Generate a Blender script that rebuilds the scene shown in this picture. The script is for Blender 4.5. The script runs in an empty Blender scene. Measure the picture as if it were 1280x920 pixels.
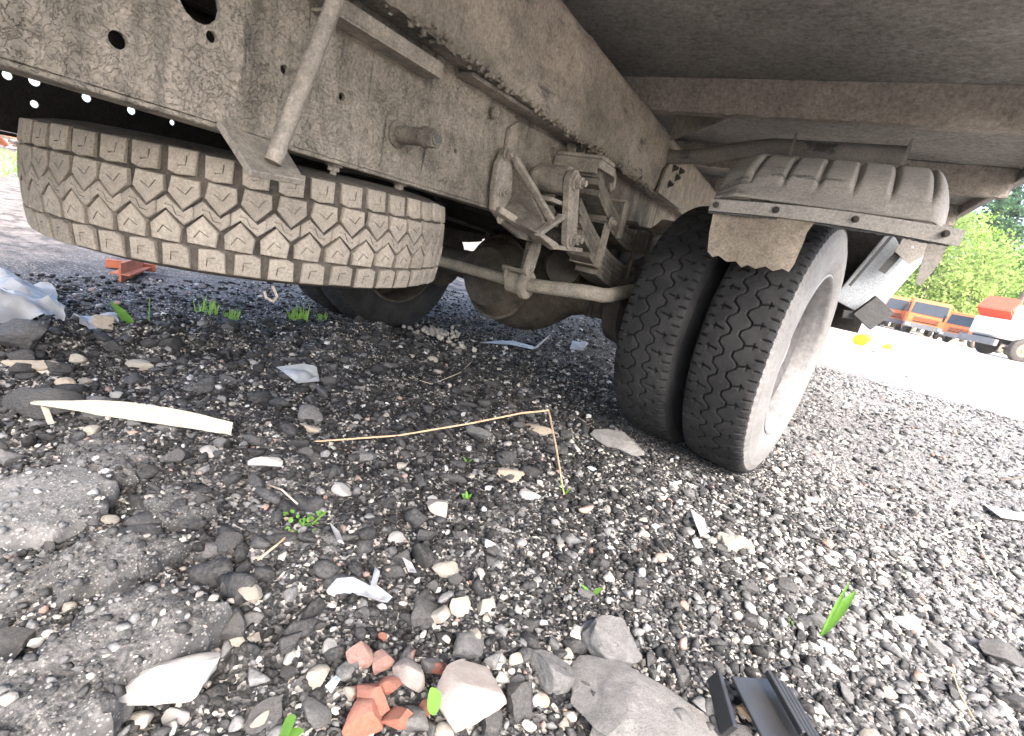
import bpy, bmesh, math, random
import numpy as np
from mathutils import Vector, Matrix
from mathutils.geometry import delaunay_2d_cdt

# ------------------------------------------------------------------ camera, sky, sun, exposure
SC = bpy.context.scene
COL = SC.collection
CAM_H = 0.69
F_PX = 600.0                                   # focal length in photograph pixels (1280 wide)
ROLL, PITCH, YAW = 0.21309, 0.25728, 0.50171   # radians; +Y is the truck's length axis
_fw = np.array([0, math.cos(PITCH), -math.sin(PITCH)]); _up = np.array([0, math.sin(PITCH), math.cos(PITCH)]); _rt = np.array([1., 0, 0])
_R = math.cos(ROLL) * _rt + math.sin(ROLL) * _up
_U = -math.sin(ROLL) * _rt + math.cos(ROLL) * _up
_M = np.array([[math.cos(YAW), -math.sin(YAW), 0], [math.sin(YAW), math.cos(YAW), 0], [0, 0, 1]])
C_R, C_U, C_F = _M @ _R, _M @ _U, _M @ _fw
cd = bpy.data.cameras.new('camera'); cam = bpy.data.objects.new('camera', cd); COL.objects.link(cam)
cam.matrix_world = Matrix(((C_R[0], C_U[0], -C_F[0], 0), (C_R[1], C_U[1], -C_F[1], 0), (C_R[2], C_U[2], -C_F[2], CAM_H), (0, 0, 0, 1)))
cd.sensor_width = 36; cd.sensor_fit = 'HORIZONTAL'; cd.lens = F_PX / 1280 * 36
cd.clip_start = 0.02; cd.clip_end = 3000
SC.camera = cam

SUN_EL, SUN_AZ = math.radians(46), math.radians(128)    # azimuth from +Y towards +X
wd = bpy.data.worlds.new('World'); SC.world = wd; wd.use_nodes = True
wn = wd.node_tree.nodes; wl = wd.node_tree.links
sky = wn.new('ShaderNodeTexSky'); sky.sky_type = 'NISHITA'; sky.sun_disc = False
sky.sun_elevation = SUN_EL; sky.sun_rotation = SUN_AZ
sky.air_density = 1.0; sky.dust_density = 5.0; sky.ozone_density = 0.6
bg = wn['Background']; bg.inputs['Strength'].default_value = 0.15
wl.new(sky.outputs[0], bg.inputs['Color'])
sd = bpy.data.lights.new('sun', 'SUN'); sun = bpy.data.objects.new('sun', sd); COL.objects.link(sun)
sd.energy = 0.62; sd.angle = math.radians(30); sd.color = (1.0, 0.96, 0.91)
_sv = Vector((math.sin(SUN_AZ) * math.cos(SUN_EL), math.cos(SUN_AZ) * math.cos(SUN_EL), math.sin(SUN_EL)))
sun.rotation_euler = (-_sv).to_track_quat('-Z', 'Y').to_euler()
SC.view_settings.view_transform = 'Standard'; SC.view_settings.look = 'None'
SC.view_settings.gamma = 1.0; SC.view_settings.use_curve_mapping = False
SC.view_settings.exposure = 2.78
SC.view_settings.use_white_balance = True; SC.view_settings.white_balance_temperature = 6150; SC.view_settings.white_balance_tint = 10
SC.cycles.max_bounces = 8; SC.cycles.diffuse_bounces = 5

# ------------------------------------------------------------------ measuring helpers (photograph pixel -> point on a real plane)
def ray(px, py): return C_F * F_PX + C_R * (px - 640) - C_U * (py - 460)
def on(px, py, ax, v):
    r = ray(px, py); o = np.array([0, 0, CAM_H]); t = (v - o[ax]) / r[ax]; return Vector(o + r * t)
def onx(px, py, x): return on(px, py, 0, x)
def ony(px, py, y): return on(px, py, 1, y)
def onz(px, py, z=0.0): return on(px, py, 2, z)
def depth(p): return float((np.array(p) - np.array([0, 0, CAM_H])) @ C_F)

# ------------------------------------------------------------------ noise
def _hash(ix, iy, seed):
    h = (ix.astype(np.int64) * 374761393 + iy.astype(np.int64) * 668265263 + seed * 1442695041) & 0x7fffffff
    h = ((h ^ (h >> 13)) * 1274126177) & 0x7fffffff
    h = ((h ^ (h >> 15)) * 2246822519) & 0x7fffffff
    return ((h ^ (h >> 16)) & 0xffff) / 65535.0
def vnoise(x, y, seed=0):
    x = np.asarray(x, float); y = np.asarray(y, float)
    ix = np.floor(x); iy = np.floor(y); fx = x - ix; fy = y - iy
    fx = fx * fx * (3 - 2 * fx); fy = fy * fy * (3 - 2 * fy)
    a = _hash(ix, iy, seed); b = _hash(ix + 1, iy, seed); c = _hash(ix, iy + 1, seed); d = _hash(ix + 1, iy + 1, seed)
    return (a * (1 - fx) + b * fx) * (1 - fy) + (c * (1 - fx) + d * fx) * fy
def fbm(x, y, lam, seed=0, octv=3, gain=.5):
    s = 0; a = 1; t = 0
    for k in range(octv):
        s = s + a * (vnoise(np.asarray(x) / lam, np.asarray(y) / lam, seed + 17 * k) * 2 - 1); t += a; a *= gain; lam *= .47
    return s / t

# ------------------------------------------------------------------ object helpers
WM = {}
def mesh_of(name, verts, faces, smooth=False):
    me = bpy.data.meshes.new(name); me.from_pydata([tuple(v) for v in verts], [], faces); me.update()
    if smooth: me.polygons.foreach_set('use_smooth', [True] * len(me.polygons))
    return me
def link(o, parent=None, mw=None):
    COL.objects.link(o)
    mw = mw if mw is not None else Matrix.Identity(4)
    if parent is not None:
        o.parent = parent; o.matrix_parent_inverse = Matrix.Identity(4)
        o.matrix_basis = WM[parent.name].inverted() @ mw
    else: o.matrix_basis = mw
    WM[o.name] = mw
    return o
def obj(name, me, mat, parent=None, mw=None):
    if isinstance(me, bmesh.types.BMesh):
        b = me; me = bpy.data.meshes.new(name); bmesh.ops.recalc_face_normals(b, faces=b.faces); b.to_mesh(me); b.free()
    if mat is not None and len(me.materials) == 0: me.materials.append(mat)
    return link(bpy.data.objects.new(name, me), parent, mw)
def empty(name, loc, rz=0, parent=None):
    o = bpy.data.objects.new(name, None); o.empty_display_size = .1
    return link(o, parent, Matrix.Translation(loc) @ Matrix.Rotation(rz, 4, 'Z'))
def tag(o, label, cat, group=None):
    o['label'] = label; o['category'] = cat
    if group: o['group'] = group
    return o
def auto_smooth(me, ang=40):
    me.polygons.foreach_set('use_smooth', [True] * len(me.polygons))
    try: me.set_sharp_from_angle(angle=math.radians(ang))
    except Exception: pass
def T(x, y, z): return Matrix.Translation((x, y, z))

def bm_box(bm, lo, hi, bevel=0.0, seg=1):
    c = [(a + b) / 2 for a, b in zip(lo, hi)]; s = [abs(b - a) for a, b in zip(lo, hi)]
    r = bmesh.ops.create_cube(bm, size=1, matrix=T(*c) @ Matrix.Diagonal((*s, 1)))
    if bevel > 0:
        es = list({e for v in r['verts'] for e in v.link_edges})
        bmesh.ops.bevel(bm, geom=es, offset=bevel, segments=seg, affect='EDGES', profile=.6)
def frame_to(d, up=(0, 0, 1)):
    d = Vector(d).normalized(); u = Vector(up)
    if abs(d.dot(u)) > .98: u = Vector((1, 0, 0))
    x = d.cross(u).normalized(); y = x.cross(d).normalized()   # x side, y up, d along
    return x, y, d
def bm_bar(bm, p, q, w, h, up=(0, 0, 1), bevel=0.0):
    p, q = Vector(p), Vector(q); x, y, d = frame_to(q - p, up)
    m = Matrix(((x.x * w, d.x * (q - p).length, y.x * h, (p.x + q.x) / 2), (x.y * w, d.y * (q - p).length, y.y * h, (p.y + q.y) / 2), (x.z * w, d.z * (q - p).length, y.z * h, (p.z + q.z) / 2), (0, 0, 0, 1)))
    r = bmesh.ops.create_cube(bm, size=1, matrix=m)
    if bevel > 0:
        bmesh.ops.bevel(bm, geom=list({e for v in r['verts'] for e in v.link_edges}), offset=bevel, segments=2, affect='EDGES', profile=.6)
def bm_tube(bm, pts, r, seg=12, cap=True):
    pts = [Vector(p) for p in pts]; rings = []
    rr = r if isinstance(r, (list, tuple)) else [r] * len(pts)
    x = None
    for i, p in enumerate(pts):
        d = (pts[min(i + 1, len(pts) - 1)] - pts[max(i - 1, 0)]).normalized()
        if x is None: x, y, _ = frame_to(d)
        else:
            x = (x - d * x.dot(d)).normalized(); y = x.cross(d)
        rings.append([bm.verts.new(p + (x * math.cos(2 * math.pi * k / seg) + y * math.sin(2 * math.pi * k / seg)) * rr[i]) for k in range(seg)])
    for a, b in zip(rings, rings[1:]):
        for k in range(seg): bm.faces.new((a[k], a[(k + 1) % seg], b[(k + 1) % seg], b[k]))
    if cap:
        bm.faces.new(rings[0][::-1]); bm.faces.new(rings[-1])
def bm_lathe(bm, prof, m=None, seg=48, closed=False):
    """profile of (axial x, radius); revolves about local X"""
    m = m or Matrix.Identity(4); rings = []
    for (a, r) in prof:
        rings.append([bm.verts.new(m @ Vector((a, r * math.sin(2 * math.pi * k / seg), r * math.cos(2 * math.pi * k / seg)))) for k in range(seg)])
    n = len(rings)
    for i in range(n if closed else n - 1):
        a, b = rings[i], rings[(i + 1) % n]
        for k in range(seg): bm.faces.new((a[k], a[(k + 1) % seg], b[(k + 1) % seg], b[k]))
    if not closed:
        for rg, rev in ((rings[0], True), (rings[-1], False)):
            try: bm.faces.new(rg[::-1] if rev else rg)
            except Exception: pass
def hexbolt(bm, p, d, r=.012, h=.012, washer=True):
    p = Vector(p); d = Vector(d).normalized()
    if washer: bm_tube(bm, [p, p + d * h * .3], r * 1.45, 14)
    bm_tube(bm, [p, p + d * h * 1.2], r, 6)
    bm_tube(bm, [p, p + d * h * 1.9], r * .55, 10)
def plate2d(outline, holes, step=None, rng=None):
    """CDT of an outline with holes (and optional interior points) -> verts2d, tris"""
    vs = [Vector(p) for p in outline]; es = [(i, (i + 1) % len(outline)) for i in range(len(outline))]
    faces = [list(range(len(outline)))]
    for hl in holes:
        b = len(vs); vs += [Vector(p) for p in hl]; es += [(b + i, b + (i + 1) % len(hl)) for i in range(len(hl))]
    nb = len(vs)
    if step:
        xs = [p[0] for p in outline]; ys = [p[1] for p in outline]
        gx = np.arange(min(xs) + step * .5, max(xs), step); gy = np.arange(min(ys) + step * .5, max(ys), step)
        for a in gx:
            for c in gy:
                q = Vector((a + rng.uniform(-.25, .25) * step, c + rng.uniform(-.25, .25) * step))
                vs.append(q)
    r = delaunay_2d_cdt(vs, es, [], 0 if False else 2, 1e-6)
    v2, f2 = r[0], r[2]
    def inside(p, poly):
        c = False; j = len(poly) - 1
        for i in range(len(poly)):
            xi, yi = poly[i][0], poly[i][1]; xj, yj = poly[j][0], poly[j][1]
            if (yi > p[1]) != (yj > p[1]) and p[0] < (xj - xi) * (p[1] - yi) / (yj - yi) + xi: c = not c
            j = i
        return c
    out = []
    for f in f2:
        c = ((v2[f[0]] + v2[f[1]] + v2[f[2]]) / 3)
        if not inside(c, outline): continue
        if any(inside(c, hl) for hl in holes): continue
        out.append(tuple(f))
    return v2, out
def bm_plate(bm, outline, holes, to3, thick, step=None, rng=None, disp=None):
    """to3(u,v,w) -> world point; w=0 front face, w=-thick back face"""
    v2, f = plate2d(outline, holes, step, rng)
    fr = [bm.verts.new(to3(v.x, v.y, disp(v.x, v.y) if disp else 0)) for v in v2]
    bk = [bm.verts.new(to3(v.x, v.y, -thick)) for v in v2]
    cnt = {}
    for t in f:
        bm.faces.new([fr[i] for i in t]); bm.faces.new([bk[i] for i in t[::-1]])
        for a, b in ((t[0], t[1]), (t[1], t[2]), (t[2], t[0])): cnt[(a, b)] = 1
    for (a, b) in cnt:
        if (b, a) not in cnt: bm.faces.new((fr[b], fr[a], bk[a], bk[b]))
def circ(u, v, r, n=14, ph=0): return [(u + r * math.cos(ph + 2 * math.pi * k / n), v + r * math.sin(ph + 2 * math.pi * k / n)) for k in range(n)]

# ------------------------------------------------------------------ materials
def new_mat(name):
    m = bpy.data.materials.new(name); m.use_nodes = True
    n = m.node_tree.nodes; return m, n, m.node_tree.links, n['Principled BSDF']
def ramp(n, stops):
    r = n.new('ShaderNodeValToRGB'); e = r.color_ramp.elements
    while len(e) < len(stops): e.new(.5)
    for i, (p, c) in enumerate(stops):
        e[i].position = p; e[i].color = (c, c, c, 1) if isinstance(c, (int, float)) else (*c, 1)
    return r
def noise(n, l, co, scale, detail=6, rough=.6, vec=None):
    t = n.new('ShaderNodeTexNoise'); t.inputs['Scale'].default_value = scale; t.inputs['Detail'].default_value = detail; t.inputs['Roughness'].default_value = rough
    if vec:
        mp = n.new('ShaderNodeMapping'); mp.inputs['Scale'].default_value = vec; l.new(co, mp.inputs[0]); l.new(mp.outputs[0], t.inputs[0])
    else: l.new(co, t.inputs[0])
    return t
def mixc(n, l, fac, a, b, mode='MIX'):
    x = n.new('ShaderNodeMix'); x.data_type = 'RGBA'; x.blend_type = mode
    if isinstance(fac, float): x.inputs[0].default_value = fac
    else: l.new(fac, x.inputs[0])
    for s, v in ((6, a), (7, b)):
        if isinstance(v, tuple): x.inputs[s].default_value = (*v, 1)
        else: l.new(v, x.inputs[s])
    return x.outputs[2]
def bump(n, l, src, dist, strength, prev=None):
    b = n.new('ShaderNodeBump'); b.inputs['Distance'].default_value = dist; b.inputs['Strength'].default_value = strength
    l.new(src, b.inputs['Height'])
    if prev: l.new(prev, b.inputs['Normal'])
    return b.outputs[0]

def dusty(name, dust, base, cover=.5, big=5, streak=True, crack=0.0, rough=.95, bumpd=.004, fine=160, vec=(14, 14, 1.5)):
    m, n, l, p = new_mat(name)
    co = n.new('ShaderNodeTexCoord').outputs['Object']
    a = noise(n, l, co, big, 8, .65); r = ramp(n, [(cover - .22, 0), (cover + .2, 1)]); l.new(a.outputs[0], r.inputs[0])
    c = mixc(n, l, r.outputs[0], dust, base)
    if streak:
        s = noise(n, l, co, 1.0, 5, .6, vec); sr = ramp(n, [(.50, 0), (.70, .85)]); l.new(s.outputs[0], sr.inputs[0])
        c = mixc(n, l, sr.outputs[0], c, tuple(x * .8 for x in base))
        s2 = noise(n, l, co, 1.0, 6, .65, tuple(x * 1.6 for x in vec)); s2r = ramp(n, [(.60, 0), (.66, .8)]); l.new(s2.outputs[0], s2r.inputs[0])
        c = mixc(n, l, s2r.outputs[0], c, (.075, .072, .07))
        lg = noise(n, l, co, 1.7, 3, .5); lr = ramp(n, [(.4, .78), (.62, 1.1)]); l.new(lg.outputs[0], lr.inputs[0]); c = mixc(n, l, 1.0, c, lr.outputs[0], 'MULTIPLY')
    f = noise(n, l, co, fine, 6, .7); fr = ramp(n, [(.3, .62), (.7, 1.25)]); l.new(f.outputs[0], fr.inputs[0])
    c = mixc(n, l, 1.0, c, fr.outputs[0], 'MULTIPLY')
    l.new(c, p.inputs['Base Color']); p.inputs['Roughness'].default_value = rough; p.inputs['Specular IOR Level'].default_value = .15
    nb = bump(n, l, f.outputs[0], .0016, .8)
    md = noise(n, l, co, 38, 7, .7); nb = bump(n, l, md.outputs[0], bumpd, 1.0, nb)
    mr = ramp(n, [(.34, .74), (.5, 1.0), (.68, 1.12)]); l.new(md.outputs[0], mr.inputs[0]); c = mixc(n, l, min(1.0, bumpd * 220), c, mixc(n, l, 1.0, c, mr.outputs[0], 'MULTIPLY')); l.new(c, p.inputs['Base Color'])
    if crack > 0:
        w = noise(n, l, co, 20, 4, .6)
        ad = n.new('ShaderNodeMix'); ad.data_type = 'RGBA'; ad.blend_type = 'ADD'; ad.inputs[0].default_value = .09; l.new(co, ad.inputs[6]); l.new(w.outputs['Color'], ad.inputs[7])
        v = n.new('ShaderNodeTexVoronoi'); v.feature = 'DISTANCE_TO_EDGE'; v.inputs['Scale'].default_value = 68; l.new(ad.outputs[2], v.inputs[0])
        vr = ramp(n, [(0, 0), (.06, 1)]); l.new(v.outputs[0], vr.inputs[0]); mk = ramp(n, [(.42, 0), (.6, crack)]); l.new(a.outputs[0], mk.inputs[0]); c = mixc(n, l, mk.outputs[0], c, mixc(n, l, 1.0, c, mixc(n, l, vr.outputs[0], (.35, .35, .35), (1.05, 1.05, 1.05)), 'MULTIPLY')); l.new(c, p.inputs['Base Color']); nb = bump(n, l, vr.outputs[0], .003, crack, nb)
    l.new(nb, p.inputs['Normal'])
    return m
DUST = (.34, .285, .22)
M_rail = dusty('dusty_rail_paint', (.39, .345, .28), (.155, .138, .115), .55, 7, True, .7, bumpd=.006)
M_beam = dusty('mud_caked_beam', (.38, .336, .275), (.21, .187, .155), .52, 4, True, .0, bumpd=.008, fine=120, vec=(10, 3, 10))
M_cast = dusty('dusty_cast_steel', (.36, .32, .265), (.17, .152, .13), .5, 14, False)
M_dark = dusty('dark_dusty_steel', (.10, .088, .072), (.045, .04, .036), .5, 9, False)
M_black = dusty('rail_shade_black', (.035, .032, .028), (.018, .017, .016), .5, 9, False)  # near-black: shade put into the colour of the far rail and dark fillers
M_greasy = dusty('greasy_casting', (.22, .195, .16), (.085, .076, .064), .48, 16, False)
M_floor = dusty('undercoated_floor', (.38, .36, .325), (.22, .208, .19), .5, 3.2, False, bumpd=.01, fine=60)
M_cross = dusty('mud_caked_crossbeam', (.43, .385, .325), (.28, .25, .215), .5, 6, False, bumpd=.012, fine=90)
M_plastic = dusty('dusty_grey_plastic', (.32, .295, .26), (.23, .215, .195), .5, 5, True, rough=.75, bumpd=.001, vec=(2, 10, 1))
M_flap = dusty('muddy_rubber_flap', (.33, .28, .22), (.19, .165, .13), .55, 7, False, .4)
M_strip = dusty('grey_steel_strip', (.36, .335, .295), (.26, .245, .225), .5, 12, False, rough=.7, bumpd=.001)
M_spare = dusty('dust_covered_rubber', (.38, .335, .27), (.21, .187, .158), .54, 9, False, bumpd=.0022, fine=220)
_n = M_spare.node_tree; _p = _n.nodes['Principled BSDF']; _src = _p.inputs['Base Color'].links[0].from_socket; _oi = _n.nodes.new('ShaderNodeObjectInfo'); _rr = ramp(_n.nodes, [(0, .86), (1, 1.08)]); _n.links.new(_oi.outputs['Random'], _rr.inputs[0]); _n.links.new(mixc(_n.nodes, _n.links, 1.0, _src, _rr.outputs[0], 'MULTIPLY'), _p.inputs['Base Color'])
M_spare_base = dusty('dark_dusty_groove', (.15, .13, .105), (.05, .045, .04), .5, 12, False)  # tyre base, darker than the blocks it carries
M_rim = dusty('dusty_rim_paint', (.25, .243, .238), (.17, .165, .162), .56, 5, False, rough=.5, bumpd=.0004, fine=40)
M_axle = dusty('oily_axle_casting', (.15, .128, .10), (.055, .048, .04), .5, 8, False)
M_bar = dusty('dusty_stabiliser', (.36, .325, .265), (.2, .18, .15), .55, 14, False)
M_guard = dusty('grey_blue_paint', (.46, .49, .51), (.33, .35, .37), .55, 8, False, rough=.55, bumpd=.0006)
M_guard_dark = dusty('rubber_grey_end', (.13, .13, .128), (.075, .075, .074), .5, 10, False, bumpd=.001)

def tyre_mat():
    m, n, l, p = new_mat('worn_tyre_rubber')
    co = n.new('ShaderNodeTexCoord').outputs['Object']
    at = n.new('ShaderNodeAttribute'); at.attribute_name = 'dust'
    a = noise(n, l, co, 7, 8, .68); b = noise(n, l, co, 70, 6, .7)
    r = ramp(n, [(.32, 0), (.75, 1)]); l.new(a.outputs[0], r.inputs[0])
    c0 = mixc(n, l, r.outputs[0], (.010, .0102, .011), (.038, .0375, .037))
    sp = ramp(n, [(.64, 0), (.74, .8)]); l.new(b.outputs[0], sp.inputs[0])
    c0 = mixc(n, l, sp.outputs[0], c0, (.085, .082, .08))
    fr = ramp(n, [(.3, .78), (.7, 1.12)]); l.new(b.outputs[0], fr.inputs[0])
    gt = n.new('ShaderNodeAttribute'); gt.attribute_name = 'groove'; c0 = mixc(n, l, gt.outputs['Fac'], c0, (.006, .006, .006))
    c1 = mixc(n, l, r.outputs[0], (.22, .212, .20), (.14, .135, .127))
    c1 = mixc(n, l, 1.0, c1, fr.outputs[0], 'MULTIPLY')
    ad = n.new('ShaderNodeMath'); ad.operation = 'MULTIPLY_ADD'; l.new(a.outputs[0], ad.inputs[0]); ad.inputs[1].default_value = .5; ad.inputs[2].default_value = -.25
    sm = n.new('ShaderNodeMath'); sm.operation = 'ADD'; sm.use_clamp = True; l.new(at.outputs['Fac'], sm.inputs[0]); l.new(ad.outputs[0], sm.inputs[1])
    ms = ramp(n, [(.35, 0), (.65, 1)]); l.new(sm.outputs[0], ms.inputs[0])
    c = mixc(n, l, ms.outputs[0], c0, c1); l.new(c, p.inputs['Base Color'])
    p.inputs['Roughness'].default_value = .82; p.inputs['Specular IOR Level'].default_value = .28
    l.new(bump(n, l, b.outputs[0], .0015, .7), p.inputs['Normal'])
    return m
M_tyre = tyre_mat()

def plain(name, c, rough=.8, var=.25, scale=20, bumpd=.002, spec=.3, c2=None, rnd=False, trans=0):
    m, n, l, p = new_mat(name)
    co = n.new('ShaderNodeTexCoord').outputs['Object']
    a = noise(n, l, co, scale, 7, .65)
    r = ramp(n, [(.3, 0), (.7, 1)]); l.new(a.outputs[0], r.inputs[0])
    k = mixc(n, l, r.outputs[0], tuple(x * (1 - var) for x in c), c2 or tuple(min(x * (1 + var), 1) for x in c))
    if rnd:
        oi = n.new('ShaderNodeObjectInfo'); rr = ramp(n, [(0, .65), (1, 1.25)]); l.new(oi.outputs['Random'], rr.inputs[0])
        k = mixc(n, l, 1.0, k, rr.outputs[0], 'MULTIPLY')
    l.new(k, p.inputs['Base Color']); p.inputs['Roughness'].default_value = rough; p.inputs['Specular IOR Level'].default_value = spec
    if trans:
        tr = n.new('ShaderNodeBsdfTranslucent'); l.new(k, tr.inputs[0]); mx = n.new('ShaderNodeMixShader'); mx.inputs[0].default_value = trans
        l.new(p.outputs[0], mx.inputs[1]); l.new(tr.outputs[0], mx.inputs[2]); l.new(mx.outputs[0], n['Material Output'].inputs[0])
    if bumpd: l.new(bump(n, l, a.outputs[0], bumpd, .8), p.inputs['Normal'])
    return m
def settle(n, l, k, src, amt=.55, col=(.27, .255, .235)):
    g = n.new('ShaderNodeNewGeometry'); sx = n.new('ShaderNodeSeparateXYZ'); l.new(g.outputs['Normal'], sx.inputs[0]); a = ramp(n, [(.35, 0), (1, 1)]); l.new(sx.outputs[2], a.inputs[0])
    b = ramp(n, [(.42, 0), (.62, amt)]); l.new(src, b.inputs[0]); m_ = n.new('ShaderNodeMath'); m_.operation = 'MULTIPLY'; l.new(a.outputs[0], m_.inputs[0]); l.new(b.outputs[0], m_.inputs[1])
    return mixc(n, l, m_.outputs[0], k, col)
def stone(name, c, c2, scale=22, bumpd=.004, spots=None):
    m, n, l, p = new_mat(name)
    co = n.new('ShaderNodeTexCoord').outputs['Object']
    a = noise(n, l, co, scale * .22, 10, .72); b = noise(n, l, co, scale * 2.2, 6, .75)
    r = ramp(n, [(.34, 0), (.66, 1)]); l.new(a.outputs[0], r.inputs[0]); k = mixc(n, l, r.outputs[0], c, c2)
    fr = ramp(n, [(.3, .72), (.7, 1.2)]); l.new(b.outputs[0], fr.inputs[0]); k = mixc(n, l, 1.0, k, fr.outputs[0], 'MULTIPLY')
    if spots:
        v = n.new('ShaderNodeTexVoronoi'); v.inputs['Scale'].default_value = spots[0]; l.new(co, v.inputs[0])
        vr = ramp(n, [(spots[1], 1), (spots[1] + .08, 0)]); l.new(v.outputs[0], vr.inputs[0])
        vm = n.new('ShaderNodeMath'); vm.operation = 'MULTIPLY'; l.new(vr.outputs[0], vm.inputs[0])
        sc = n.new('ShaderNodeSeparateColor'); l.new(v.outputs['Color'], sc.inputs[0]); vg = ramp(n, [(.45, 0), (.6, 1)]); l.new(sc.outputs[0], vg.inputs[0]); l.new(vg.outputs[0], vm.inputs[1])
        k = mixc(n, l, vm.outputs[0], k, spots[2])
    k = settle(n, l, k, b.outputs[0])
    l.new(k, p.inputs['Base Color']); p.inputs['Roughness'].default_value = .9; p.inputs['Specular IOR Level'].default_value = .25
    l.new(bump(n, l, b.outputs[0], bumpd * .4, .8, bump(n, l, a.outputs[0], bumpd, .8)), p.inputs['Normal'])
    return m
M_asph = stone('broken_asphalt', (.03, .0295, .029), (.135, .131, .127), 60, .010, (210, .30, (.26, .245, .225)))
M_paleslab = stone('dusty_slab', (.09, .087, .084), (.18, .175, .168), 60, .006, (210, .26, (.36, .34, .31)))
M_conc = stone('weathered_concrete', (.12, .115, .11), (.26, .25, .238), 20, .008, (130, .25, (.40, .38, .35)))
M_greyst = stone('grey_stone', (.085, .083, .081), (.22, .215, .207), 18, .006)
M_charst = stone('charcoal_stone', (.03, .029, .029), (.12, .116, .112), 24, .006)
M_white = stone('white_limestone', (.40, .38, .35), (.52, .50, .475), 16, .004)
M_cream = stone('cream_limestone', (.34, .30, .24), (.46, .42, .345), 20, .004)
M_tan = stone('tan_pebble', (.36, .29, .21), (.48, .40, .30), 25, .003)
M_pink = stone('mortar_pink_stone', (.32, .25, .215), (.38, .345, .31), 13, .004)
M_brick = stone('red_brick', (.36, .12, .075), (.46, .19, .125), 22, .006)
M_brickd = stone('brown_brick', (.30, .135, .10), (.40, .26, .21), 20, .006)

# ------------------------------------------------------------------ ground: one sheet to the horizon
def pale_at(x, y):
    """0 = dark asphalt gravel, 1 = pale sandy yard"""
    n = fbm(x, y, 2.2, 5, 4) * 1.1
    a = 1 / (1 + np.exp(-np.clip((((x - 2.3) + (y - 8.4) * .40) * 1.0 + n * .7) * 3.2, -40, 40)))        # yard on the right
    b = 1 / (1 + np.exp(-np.clip(((-x - 4.2) + n * 1.6) * 2.0, -40, 40)))                                 # left of the truck
    c = 1 / (1 + np.exp(-np.clip((y - 6.2 - (x + 1.2) * 1.4 + n * 1.0) * 1.5, -40, 40))) * (x < 3.5)       # beyond the axle
    return np.clip(np.maximum(np.maximum(a, b), c), 0, 1)
def lump(x, y, cx, cy, sx, sy, h, rot=0):
    c, s = math.cos(rot), math.sin(rot); u = (x - cx) * c + (y - cy) * s; v = -(x - cx) * s + (y - cy) * c
    return h * np.exp(-(u / sx) ** 2 - (v / sy) ** 2)
def ground_h(x, y):
    x = np.asarray(x, float); y = np.asarray(y, float)
    near = np.exp(-np.maximum(np.hypot(x + .5, y - 1.2) - 2.4, 0) / 2.0)
    lf = 1 / (1 + np.exp(np.clip((x + .35) * 8, -30, 30)))
    z = fbm(x, y, .55, 1, 3) * .018 + fbm(x, y, .13, 2, 4, .6) * (.012 + .020 * lf) * near + np.abs(fbm(x, y, .045, 3, 3)) * (.012 + .016 * lf) * near
    # crumbled ridge left of the spare wheel, dips under the wheels
    r = lump(x, y, -2.05, .75, .24, .8, .075, .0) + lump(x, y, -1.85, 1.75, .25, .5, .05, .5) + lump(x, y, -1.35, .62, .28, .16, .03, .4) + lump(x, y, -1.2, 1.5, .35, .25, .03, .2)
    z = z + r * (1 + 1.3 * fbm(x, y, .12, 9, 4, .6)) - .05 / (1 + np.exp(np.clip((x + 2.9) * 5, -30, 30))) * np.clip((6 - np.abs(x)) / 2, 0, 1)
    z = z - lump(x, y, -2.35, 2.3, .3, .3, .03)
    k = np.clip(np.hypot((x + .27) / .38, (y - 2.12) / .30), 0, 1); z = z * k - (1 - k) * .012
    far = np.clip((np.hypot(x, y) - 6) / 20, 0, 1)
    return z * (1 - far) + fbm(x, y, 14, 11, 2) * .10 * far * np.clip((np.hypot(x, y) - 12) / 60, 0, 1)
def axis(lo, hi, st, far, g):
    a = list(np.arange(lo, hi, st)); s = st; v = a[-1]
    while v < far: s *= g; v += s; a.append(v)
    s = st; v = lo; b = []
    while v > -far: s *= g; v -= s; b.append(v)
    return np.array(b[::-1] + a)
def color_attr(me, name, cols):
    at = me.color_attributes.new(name, 'FLOAT_COLOR', 'POINT'); c = np.ones((len(me.vertices), 4), np.float32); c[:, :cols.shape[1]] = cols; at.data.foreach_set('color', c.ravel())
def float_attr(me, name, v):
    at = me.attributes.new(name, 'FLOAT', 'POINT'); at.data.foreach_set('value', np.asarray(v, np.float32).ravel())
def grid_mesh(name, V, ny, nx, smooth=True, wrap=False):
    """V (ny*nx,3) grid -> mesh of quads; wrap closes along ny"""
    me = bpy.data.meshes.new(name); j = np.arange(ny if wrap else ny - 1)[:, None]; i = np.arange(nx - 1)[None]
    a = j * nx + i; b = ((j + 1) % ny) * nx + i
    q = np.stack([a, a + 1, b + 1, b], -1).reshape(-1, 4)
    me.vertices.add(len(V)); me.vertices.foreach_set('co', V.astype(np.float32).ravel())
    me.loops.add(q.size); me.loops.foreach_set('vertex_index', q.astype(np.int32).ravel())
    me.polygons.add(len(q)); me.polygons.foreach_set('loop_start', np.arange(0, q.size, 4, dtype=np.int32)); me.polygons.foreach_set('loop_total', np.full(len(q), 4, np.int32))
    if smooth: me.polygons.foreach_set('use_smooth', np.ones(len(q), bool))
    me.update(calc_edges=True); me.validate(); return me
gx = axis(-2.7, 1.3, .0115, 900, 1.13); gy = axis(0.0, 2.7, .0115, 900, 1.13)
GX, GY = np.meshgrid(gx, gy); GZ = ground_h(GX, GY)
gme = grid_mesh('ground', np.stack([GX, GY, GZ], -1).reshape(-1, 3), len(gy), len(gx))
float_attr(gme, 'pale', pale_at(GX, GY).ravel())
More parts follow.
